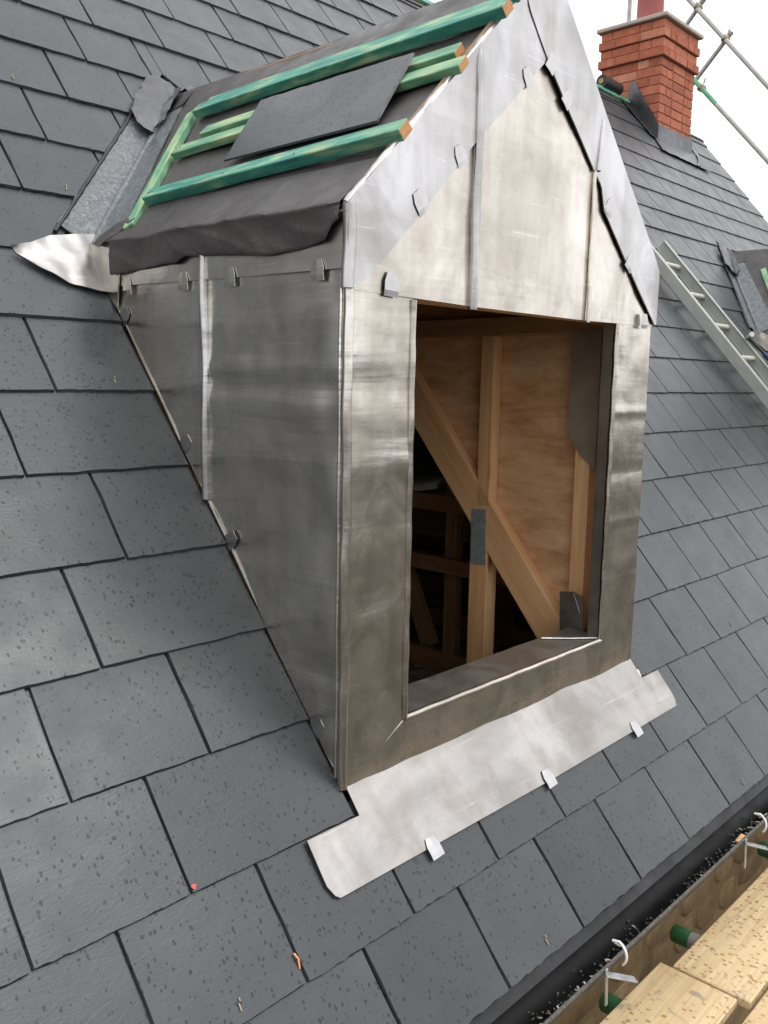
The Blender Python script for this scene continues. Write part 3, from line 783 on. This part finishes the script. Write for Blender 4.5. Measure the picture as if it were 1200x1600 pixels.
for (y_, t_) in ((.862, .168), (.850, .172), (.985, .405), (.972, .409), (1.105, .645), (1.09, .648), (.30, .197), (.55, .184)):
    p_ = DROOF(y_, t_, .034 if t_ < .3 or t_ > .6 else .028); tube('nail', [p_, p_ + NRM.normalized()*.0055], .0035, MT['galv'], D, 8)
bar('counter_batten', DROOF(.850, .045, .012), DROOF(1.185, .665, .012), .036, .022, MT['green_pale'], D, up=NRM)
bar('ridge_board', Vector((XM, Y0+.02, Z0+HA-.055)), Vector((XM, Y0+YR-.08, Z0+HA-.055)), .03, .09, MT['pine_dark'], D)
for yy in (.06, .50, .95):
    for fr in (DROOF, DROOFR): bar('dormer_rafter', fr(yy, .03, -.05), fr(yy, TL-.03, -.05), .045, .085, MT['pine_dark'], D, up=fr(0, 0, 1)-fr(0, 0, 0))

# valley on each side: trough with a welted middle, lead saddle below, cap above
def valley(mirror):
    def XX(x): return (2*XM - x) if mirror else x
    se, st = (Z0+H)/ST, (Z0+HA)/ST
    vd = Vector((XM-XL, st-se)).normalized(); vn = Vector((-vd.y, vd.x))
    def VR(u, v, h=0):                 # u along the valley, v outwards on the main roof
        x_, s_ = XL + vd.x*u + vn.x*v, se + vd.y*u + vn.y*v
        return ROOF(XX(x_), s_, h)
    dd = Vector((YR-YE, TL)).normalized(); dn = Vector((-dd.x, dd.y)); 
    fr = DROOFR if mirror else DROOF
    LV = math.hypot(XM-XL, st-se); LD = math.hypot(YR-YE, TL)
    def VD(u, v, h=0):                 # v inwards on the dormer slope
        k = u/LV*LD
        return fr(YE + dd.x*k - v*dd.y, dd.y*k + v*dd.x, h)
    sheet('valley_tray', [[(.0, .0), (LV*.86, .0), (LV*.90, .085), (.02, .105)]], VR, lambda u, v: .006 + .05*max(0, v-.08), .004, MT['grp'], D, .03, .002, 9, 20)
    sheet('valley_tray', [[(.0, .0), (LV*.86, .0), (LV*.84, .09), (.02, .12)]], VD, .009, .004, MT['grp'], D, .03, .002, 9, 21)
    tube('valley_rib', [VR(LV*.86*i/20, .0, .012 + .001*math.sin(i)) for i in range(21)], .011, MT['grp'], D, 10)
    tube('valley_felt_edge', [VR(-.02 + LV*.92*i/30, .098 - .012*i/30 + .0008*math.sin(i*1.7), .006) for i in range(31)], [.006 + .0008*math.sin(i*2.9) for i in range(31)], MT['felt_black'], D, 6)
    # saddle: a dished lead piece spreading over the slates
    A = [(-.418, 2.066), (-.36, 2.085), (-.30, 2.118), (-.22, 2.135), (-.160, 2.150)]
    B = [(-.405, 2.052), (-.36, 2.012), (-.29, 1.966), (-.215, 1.945), (-.166, 1.942)]
    def RF(x_, s_, h=0): return ROOF(XX(x_), s_, h)
    loft('valley_saddle', A, B, RF, .010, .004, MT['lead_saddle'], D, 24, 12, .006, 9, 22, hA=.014)
    fc = CHEEKR if mirror else CHEEK
    se_y = YE
    loft('saddle_upstand', [(.862, 1.055), (.845, 1.14), (.845, 1.225)], [(.905, 1.09), (.95, 1.15), (1.02, 1.235)], fc, .016, .004, MT['lead_dark'], D, 12, 6, .004, 9, 23)
    # cap at the head of the valley
    n1, n2 = 18, 12; V = []
    for j in range(n2):
        for i in range(n1):
            a, b = i/(n1-1), j/(n2-1); u = LV*(.69 + .035*(2*b-1)**2 + (.31-.05*(2*b-1)**2)*a); v = -.050 + .155*b
            dome = math.sin(math.pi*min(1, max(0, b)))**.6*.016 + .006*math.sin(a*math.pi)
            rr = .016*math.sin(a*math.pi)*(1 if b > .5 else -1)
            sag = -.045*(math.sin(math.pi*b))*(1-a)**3
            if v < 0: p = VD(u + sag, -v, .020 + dome*.5)
            else: p = VR(u + sag, v + rr*.3, .020 + dome*.7 + .003*nz((a, b, 0), 6))
            V.append(p + Vector((0, 0, .011*nz((a*2, b*2, 3), 2.6) + .006*nz((a*5, b*5, 8), 2.0))))
    fs = [[j*n1+i, j*n1+i+1, (j+1)*n1+i+1, (j+1)*n1+i] for j in range(n2-1) for i in range(n1-1)]
    V2, F2 = shell(V, fs, [p - Vector((0, -.003*ST, .003*CT)) for p in V])
    o = obj('valley_cap', V2, F2, MT['lead_old'], D, True); sharp_edges(o.data, 60)
    loft('valley_cap_tail', [(LV*.80, .0), (LV*.92, .0)], [(LV*.80, .10), (LV*.90, .11)], VD, .012, .003, MT['lead_old'], D, 12, 6, .006, 11, 24)
    # loose flap of underlay beside the saddle
    loft('underlay_flap', [(.845, .075), (.905, -.03)], [(.90, .09), (.965, -.01)], fr, .022, .002, MT['felt'], D, 8, 6, .008, 12, 25)
valley(False); valley(True)

# second dormer further along the roof
def copy_tree(o, parent=None):
    c = o.copy(); COL.objects.link(c)
    if parent is not None: c.parent = parent; c.matrix_parent_inverse = o.matrix_parent_inverse.copy()
    for ch in list(o.children): copy_tree(ch, c)
    return c
d2 = copy_tree(dormer); d2.location.x += DSH
d2['label'] = 'dormer beside the ladder, showing its lead capped valley and green battens'

# slate left lying across the battens
r = random.Random(5)
V, F = slate_geom(slate_outline(.535, .220, r, 18, 6), r)
ln = link('slate', mesh('slate', V, F, MT['slate_sheen']))
Pa, Pb, Pc = DROOF(.132, .516, .0470), DROOF(.668, .516, .0470), DROOF(.122, .300, .0085)
axb = (Pb-Pa).normalized(); ayb = (Pc-Pa).normalized(); az = axb.cross(ayb)
mw = Matrix((axb, ayb, az)).transposed().to_4x4(); mw.translation = Pa
ln.matrix_world = mw @ Matrix.Diagonal((1, 1, .62, 1))
tag(ln, 'loose grey slate lying across the green battens of the dormer', 'slate')

# ------------------------------------------------------------------ timbers inside the opening
tf = thing('timber_frame', 'raw pine rafter, studs and post seen through the dormer opening', 'timber frame', (1.02, .9, -.1))
pine, pdk = MT['pine'], MT['pine_dark']
def RI(y_, dz): return Vector((1.0225, y_, y_*ST/CT - dz))
bar('rafter', ROOF(1.0225, .22, -.138), ROOF(1.0225, 4.6, -.138), .045, .115, pine, tf, up=ROOF(0, 0, 1))
bar('stud', Vector((1.0225, .862, .86)), Vector((1.0225, .862, 1.437)), .054, .045, pine, tf, up=(1, 0, 0))
bar('stud', Vector((1.0225, .482, .50)), Vector((1.0225, .482, 1.437)), .052, .045, pine, tf, up=(1, 0, 0))
bar('wall_plate', Vector((1.0225, .42, 1.468)), Vector((1.0225, 1.30, 1.468)), .045, .060, pdk, tf)
bar('post', Vector((1.032, .874, -.1)), Vector((1.032, .874, .80)), .075, .060, pine, tf, up=(1, 0, 0))
npl = flat_polys('nail_plate', [[(.842, .655), (.905, .650), (.908, .845), (.845, .85)]], lambda u, v, h=0: Vector((.9985-h, u, v)), .0, .0015, MT['plate'], tf)
V, F = [], []
for i in range(4):
    for j in range(12): add_box(V, F, Vector((.9975, .852 + i*.015, .665 + j*.0155)), (Vector((1, 0, 0)), Vector((0, 1, 0)), Vector((0, 0, 1))), (.003, .004, .0025))
obj('nail_plate_teeth', V, F, MT['plate'], tf)
sheet('paper_flap', [[(.432, 1.02), (.475, 1.055), (.532, 1.12), (.535, 1.445), (.43, 1.45)]], lambda u, v, h=0: Vector((.992-h, u, v)), 0, .002, MT['paper'], tf, .04, .004, 8, 30)
bar('header', Vector((XL+.07, .48, 1.50)), Vector((XR-.11, .48, 1.50)), .045, .05, pdk, tf)
# left side of the dormer
bar('rafter', ROOF(XL+.075, .22, -.138), ROOF(XL+.075, 4.6, -.138), .045, .115, pine, tf, up=ROOF(0, 0, 1))
# trusses deeper in the roof
for k, x_ in enumerate((1.72, 2.32, 2.92, 3.52, 4.12)):
    bar('rafter', ROOF(x_, .22, -.138), ROOF(x_, 4.6, -.138), .045, .115, pdk, tf, up=ROOF(0, 0, 1))
    bar('ceiling_tie', Vector((x_, .45, -.03)), Vector((x_, 5.6, -.03)), .045, .10, pdk, tf)
    bar('truss_web', Vector((x_, 1.55 + .1*k, .02)), Vector((x_, 1.55 + .1*k, 1.70)), .07, .045, pdk, tf, up=(1, 0, 0))
    bar('truss_web', Vector((x_+.03, 1.7, .02)), Vector((x_+.03, 2.6, 1.9)), .045, .08, pdk, tf)
bar('cross_rail', Vector((1.66, 1.1, .735)), Vector((1.66, 3.0, .735)), .035, .075, pdk, tf)
bar('cross_rail', Vector((1.66, 1.1, .450)), Vector((1.66, 3.0, .450)), .035, .070, pdk, tf)
fl = obj('attic_floor', [(x_, y_, z_) for x_ in (XW+.3, XV-.4) for y_ in (.42, 5.7) for z_ in (-.13, -.09)],
         [[0, 1, 3, 2], [4, 6, 7, 5], [0, 4, 5, 1], [2, 3, 7, 6], [1, 5, 7, 3], [0, 2, 6, 4]], MT['floor']); fl['kind'] = 'structure'
V, F = [], []
r = random.Random(3)
for i in range(260):
    c = Vector((r.uniform(1.1, 4.6), r.uniform(.9, 4.2), -.082 + r.uniform(0, .012))); a = r.uniform(0, 3.1); t = r.uniform(-.15, .15)
    X = Vector((math.cos(a), math.sin(a), t)).normalized(); Y = Vector((0, 0, 1)).cross(X).normalized(); Z = X.cross(Y)
    add_box(V, F, c, (X, Y, Z), (r.uniform(.05, .22), r.uniform(.03, .12), .008))
o = obj('floor_offcuts', V, F, MT['chips']); tag(o, 'pale offcuts littering the dark attic floor behind the opening', 'offcuts'); o['kind'] = 'stuff'

# ------------------------------------------------------------------ gutter and its debris
gt = thing('gutter', 'black half round gutter running below the lowest slates', 'gutter', (0, -.01, -.1))
GR, GY, GZ = .060, -.010, -.048
def gutter_mesh():
    V, F = [], []; prof = []
    for k in range(15):
        a = math.pi*k/14; prof.append((GY + GR*math.cos(a), GZ - GR*math.sin(a)))
    prof.append((GY-GR-.004, GZ+.006)); prof.append((GY-GR-.008, GZ+.001))
    for k in range(14, -1, -1):
        a = math.pi*k/14; prof.append((GY + (GR+.003)*math.cos(a), GZ - (GR+.003)*math.sin(a)))
    n = len(prof)
    for x_ in (XW, XV): V += [(x_, y_, z_) for y_, z_ in prof]
    F = [[i, (i+1) % n, n+(i+1) % n, n+i] for i in range(n)]
    return V, F
V, F = gutter_mesh(); o = obj('channel', V, F, MT['gutter'], gt, True); sharp_edges(o.data, 40)
bar('rim_lip', Vector((XW, GY-GR-.006, GZ+.004)), Vector((XV, GY-GR-.006, GZ+.004)), .007, .010, MT['debris'], gt)
for x_ in (.355, 1.245, 2.15):
    pts = [Vector((x_, GY-GR+.006 - .020*math.sin(a), GZ + .006 + .015*math.cos(a) - .010*a)) for a in [i*.32 for i in range(9)]]
    tube('gutter_clip', [pts[0] + Vector((.0, .018, -.004))] + pts, .0036, MT['white'], gt, 8)
for x_ in (.262, 1.085, 1.9):
    bar('bracket_strap', Vector((x_, GY-GR-.012, GZ+.008)), Vector((x_+.004, GY-GR-.014, GZ-.085)), .010, .004, MT['galv'], gt, up=(0, 1, 0), bev=.0008)
    bar('bracket_arm', Vector((x_-.004, GY-GR-.010, GZ-.004)), Vector((x_+.062, GY-GR-.055, GZ-.030)), .022, .004, MT['galv'], gt, bev=.0008)
r = random.Random(11); V, F, V3, F3 = [], [], [], []
for i in range(1100):
    x_ = r.uniform(-.2, 3.2); a = math.radians(r.gauss(118, 20)); c = Vector((x_, GY + (GR-.004)*math.cos(a), GZ - (GR-.004)*math.sin(a) + r.uniform(0, .006)))
    if noise.noise(Vector((x_*2.2, 3, 1))) < -.15 and r.random() < .8: continue
    t = r.uniform(0, 3.1); X = Vector((math.cos(t), math.sin(t), r.uniform(-.5, .5))).normalized(); Y = Vector((0, 0, 1)).cross(X).normalized(); Z = X.cross(Y)
    s = r.uniform(.0015, .0048)
    if r.random() < .93: add_box(V, F, c, (X, Y, Z), (s*1.6, s, s*.7))
    else: add_box(V3, F3, c + Vector((0, 0, .002)), (X, Y, Z), (r.uniform(.008, .022), .004, .002))
o = obj('gutter_grit', V, F, MT['debris']); tag(o, 'dark grit lying in the bottom of the black gutter', 'grit'); o['kind'] = 'stuff'
o = obj('gutter_chips', V3, F3, MT['chips']); tag(o, 'pale slate and timber chips lying in the black gutter', 'chips'); o['kind'] = 'stuff'
o = bar('wood_offcut', Vector((1.115, -.050, -.075)), Vector((1.155, -.052, -.066)), .022, .006, MT['pine'], None)
tag(o, 'small wood offcut lying on the debris in the gutter', 'offcut')

# ------------------------------------------------------------------ scaffold platform
BZ = -.30
def sboard(x0, x1, y1, y0, dz, label, rz=0):
    o = bar('scaffold_board', Vector((x0, (y0+y1)/2, BZ-.013+dz)), Vector((x1, (y0+y1)/2 + rz, BZ-.013+dz)), abs(y1-y0), .026, MT['board'], None, bev=.003)
    return tag(o, label, 'board', 'boards of the scaffold platform')
sboard(.742, 4.60, -.033, -.246, .002, 'yellow scaffold board beside the gutter, running towards the ladder foot', -.004)
sboard(-2.4, .735, .000, -.216, .0, 'yellow scaffold board beside the gutter, butted against the end of another')
sboard(-1.9, 2.0, -.258, -.480, -.002, 'yellow scaffold board alongside the two butted boards, away from the gutter')
sboard(2.04, 5.6, -.262, -.484, .0, 'yellow scaffold board under the foot of the ladder')
for x_, lb in ((.545, 'green capped scaffold tube under the butt joint of the boards'), (.965, 'green capped scaffold tube poking out past the board edge'), (1.66, 'green capped scaffold tube close to the second gutter bracket')):
    tt = thing('scaffold_tube', lb, 'tube', (x_, .04, BZ-.053), 'tubes carrying the platform')
    tube('pipe', [Vector((x_, .02, BZ-.053)), Vector((x_, -1.6, BZ-.053))], .0245, MT['tube'], tt, 16)
    tube('end_cap', [Vector((x_, .068, BZ-.053)), Vector((x_, .062, BZ-.053)), Vector((x_, .012, BZ-.053))], [.022, .0262, .0262], MT['greenpaint'], tt, 16)
# ------------------------------------------------------------------ ladder and hammer
ld = thing('ladder', 'pale metal ladder leaning on the slate roof', 'ladder', (3.88, -.45, BZ))
A = Vector((3.650, 1.707, 2.183)); Fp = Vector((3.72, -.45, -.258)); dirn = (A-Fp).normalized(); side = Vector((1, .03, 0)); side = (side - dirn*side.dot(dirn)).normalized(); upn = side.cross(dirn)
LW = .335; top = A + dirn*.0
LL = (A-Fp).length
for k in (0, 1):
    o0 = Fp + side*LW*k - upn*.033
    a, b = o0, o0 + dirn*LL
    bar('rail', a, b, .022, .066, MT['alu'], ld, up=upn, bev=.003)
    for e in (1, -1): bar('rail_flange', a + upn*.030*e + side*(.012 if k == 0 else -.012), b + upn*.030*e + side*(.012 if k == 0 else -.012), .022, .006, MT['alu'], ld, up=upn, bev=.001)
nr = 0; dd_ = .10
while dd_ < LL-.1:
    c = Fp + dirn*(LL-dd_-.10) - upn*.035
    tube('rung', [c + side*.01, c + side*(LW-.01)], .015, MT['rung'], ld, 12); dd_ += .25
hm = thing('hammer', 'claw hammer with black shaft and blue grip hanging on the ladder rail', 'hammer')
hc = ROOF(4.005, 1.955, .115); hd = (ROOF(4.10, 1.70, .12) - hc).normalized()
hm.location = hc
hx = hd.cross(ROOF(0, 0, 1)).normalized()
hup = hx.cross(hd).normalized()
hs_ = (hx*.2 + hup*.98).normalized(); ht = (hup*-.2 + hx).normalized()
tube('shaft', [hc - hd*.012, hc + hd*.06, hc + hd*.14], [.010, .009, .011], MT['blackgrip'], hm, 10)
tube('grip', [hc + hd*.135, hc + hd*.15, hc + hd*.24, hc + hd*.31, hc + hd*.325], [.011, .016, .014, .017, .010], MT['blue'], hm, 12)
hh_ = (hx*.75 + hup*.65).normalized()
tube('head', [hc - hh_*.012, hc + hh_*.02, hc + hh_*.034, hc + hh_*.036, hc + hh_*.056], [.013, .013, .011, .0155, .0155], MT['steel'], hm, 12)
for e in (-1, 1):
    cl = hd.cross(hh_).normalized()
    tube('claw', [hc - hh_*.005 + cl*.004*e, hc - hh_*.035 + cl*.008*e + hd*.004, hc - hh_*.060 + cl*.011*e + hd*.018, hc - hh_*.075 + cl*.012*e + hd*.036], [.010, .008, .006, .003], MT['steel'], hm, 8)

# ------------------------------------------------------------------ chimney
ch = thing('chimney', 'red brick chimney with corbelled courses and a round clay pot on the ridge', 'chimney', (6.13, 3.03, 3.2))
cx0, cx1, cy0, cy1 = 5.816, 6.440, 2.750, 3.310
zb, BH = 2.95, .0735
ncs = 18
corb = {14: .026, 16: .026, 15: .010, 17: .010}
ztop = zb + BH*ncs
def slab(name, x0, x1, y0, y1, z0, z1, m, parent, bev=.004):
    bm = bmesh.new(); bmesh.ops.create_cube(bm, size=1)
    for v in bm.verts: v.co = Vector((x0 + (v.co.x+.5)*(x1-x0), y0 + (v.co.y+.5)*(y1-y0), z0 + (v.co.z+.5)*(z1-z0)))
    bmesh.ops.bevel(bm, geom=list(bm.edges), offset=bev, segments=1, affect='EDGES'); return bm_obj(name, bm, m, parent)
slab('mortar_core', cx0+.006, cx1-.006, cy0+.006, cy1-.006, zb, ztop, MT['mortar'], ch, .002)
for c, e in corb.items(): slab('mortar_core', cx0+.006-e, cx1-.006+e, cy0+.006-e, cy1-.006+e, zb+c*BH+.002, zb+(c+1)*BH-.002, MT['mortar'], ch, .002)
bmeshes = {}
def brick(x0, x1, y0, y1, z0, z1):
    k = tuple(round(q, 3) for q in (x1-x0, y1-y0, z1-z0))
    if k not in bmeshes:
        bm = bmesh.new(); bmesh.ops.create_cube(bm, size=1)
        for v in bm.verts: v.co = Vector((v.co.x*k[0], v.co.y*k[1], v.co.z*k[2]))
        bmesh.ops.bevel(bm, geom=list(bm.edges), offset=.003, segments=1, affect='EDGES')
        me = bpy.data.meshes.new('brick'); bm.to_mesh(me); bm.free(); me.materials.append(MT['brick']); bmeshes[k] = me
    o = link('brick', bmeshes[k], ch); place(o, Matrix.Translation(((x0+x1)/2, (y0+y1)/2, (z0+z1)/2)))
for c in range(3, ncs):
    e = corb.get(c, 0); z0, z1 = zb + c*BH + .005, zb + (c+1)*BH - .005
    X0, X1, Yf, Yb = cx0-e, cx1+e, cy0-e, cy1+e
    odd = c % 2; J = .010; D_ = .1025
    # front and rear faces own the corners on odd courses, the side faces on even ones
    def run(a, b, offset):
        L_ = b-a; out = []; p = a; first = offset
        while p < b - .02:
            l = first if first else .215; first = None
            q = min(p+l, b)
            if b - q < .06: q = b
            out.append((p, q)); p = q + J
        return out
    for (ya, yb) in ((Yf, Yf+D_), (Yb-D_, Yb)):
        for a, b in run(X0 if odd else X0+D_+J, X1 if odd else X1-D_-J, None if odd else .1025): brick(a, b, ya + rnd.uniform(-.0015, .0015), yb, z0, z1)
    for (xa, xb) in ((X0, X0+D_), (X1-D_, X1)):
        for a, b in run(Yf if not odd else Yf+D_+J, Yb if not odd else Yb-D_-J, None if not odd else .1025): brick(xa + rnd.uniform(-.0015, .0015), xb, a, b, z0, z1)
slab('coping', cx0-.045, cx1+.045, cy0-.045, cy1+.045, ztop+.001, ztop+.034, MT['coping'], ch, .006)
tube('pot', [Vector((6.10, 3.03, ztop+.03)), Vector((6.10, 3.03, ztop+.40)), Vector((6.10, 3.03, ztop+.42)), Vector((6.10, 3.03, ztop+.47))], [.115, .110, .125, .122], MT['pot'], ch, 28)
# lead round the chimney foot
def CHF(u, v, h=0): return Vector((u, cy0-h, v))
zr = cy0*ST/CT
sheet('front_flashing', [[(cx0-.012, zr-.02), (cx1+.012, zr-.02), (cx1+.012, zr+.118), (cx0-.012, zr+.118)]], CHF, .014, .004, MT['lead_old'], ch, .05, .002, 6, 40)
sheet('front_apron', [[(cx0-.10, cy0/CT-.16), (cx1+.20, cy0/CT-.19), (cx1+.20, cy0/CT-.01), (cx0-.06, cy0/CT-.01)]], ROOF, .012, .004, MT['lead_old'], ch, .04, .004, 7, 41)
def CHS_(u, v, h=0): return Vector((cx0-h, u, v))
sheet('side_flashing', [[(cy0-.014, zr-.01), (YRG+.01, ZRG+.0), (YRG-.02, ZRG+.16), (YRG-.06, ZRG+.15), (cy0-.014, zr+.12)]], CHS_, .014, .004, MT['lead_old'], ch, .05, .004, 7, 42)
def SDF(u, v, h=0): return ROOF(cx0-u, v, h)
sheet('side_soaker', [[(.0, cy0/CT-.03), (.10, cy0/CT+.02), (.16, SR-.03), (.0, SR)]], SDF, .012, .004, MT['lead_old'], ch, .04, .003, 7, 43)
loft('apron_flap', [(6.32, cy0/CT-.19), (6.66, cy0/CT+.02)], [(6.46, cy0/CT-.16), (6.60, cy0/CT+.12)], ROOF, .018, .004, MT['lead_old'], ch, 8, 5, .006, 8, 44)
rl = thing('felt_roll', 'short black felt roll lying on the ridge against the chimney', 'felt roll', ROOF(5.5, SR, .04))
tube('roll', [Vector((5.36, YRG, ZRG+.065)), Vector((5.64, YRG, ZRG+.062))], .050, MT['felt_black'], rl, 14)
tube('core', [Vector((5.352, YRG, ZRG+.065)), Vector((5.357, YRG, ZRG+.065))], .022, MT['pine_dark'], rl, 12)

# ------------------------------------------------------------------ scaffold beside the gable
sc = thing('scaffolding', 'grey steel scaffold tubes with couplers standing beyond the chimney', 'scaffold', (8.2, 3.3, -5.3))
def S(y_, z_, dx=0): return Vector((8.2+dx, y_, z_))
def along(a, b, k0, k1, dx=0):
    a, b = Vector(a), Vector(b); return [S(*(a + (b-a)*k0), dx), S(*(a + (b-a)*k1), dx)]
tube('guard_rail', along((3.691, 5.36), (2.782, 4.308), -.9, 3.2), .0242, MT['tube'], sc, 14)
tube('guard_rail', along((3.544, 4.49), (2.723, 3.571), .28, 3.4), .0242, MT['tube'], sc, 14)
tube('painted_length', along((3.544, 4.49), (2.723, 3.571), -.5, .28), .0246, MT['greentube'], sc, 14)
tube('brace', along((3.601, 5.286), (3.726, 5.144), -1.2, 12), .0242, MT['tube'], sc, 14) if False else tube('brace', along((3.601, 5.286), (3.726, 5.144), -1.0, 9, .052), .0242, MT['tube'], sc, 14)
tube('brace', along((3.274, 4.886), (3.55, 4.582), -.2, 4.5, .052), .0242, MT['tube'], sc, 14)
tube('standard', [S(4.45, -5.3, .10), S(4.45, 5.9, .10)], .0242, MT['tube'], sc, 14)
tube('standard', [S(1.0, -5.3, .10), S(1.0, 3.2, .10)], .0242, MT['tube'], sc, 14)
for (y_, z_) in ((3.601, 5.275), (3.274, 4.880), (3.50, 4.44)):
    c = S(y_, z_, .026)
    cp = tube('coupler', [c + Vector((-.050, .01, .012)), c + Vector((-.03, 0, 0)), c + Vector((.03, 0, 0)), c + Vector((.055, -.006, -.01))], [.030, .042, .042, .030], MT['coupler'], sc, 8, False)
    tube('coupler_bolt', [c + Vector((-.02, -.03, .035)), c + Vector((-.02, -.045, .085))], .010, MT['galv'], sc, 8)
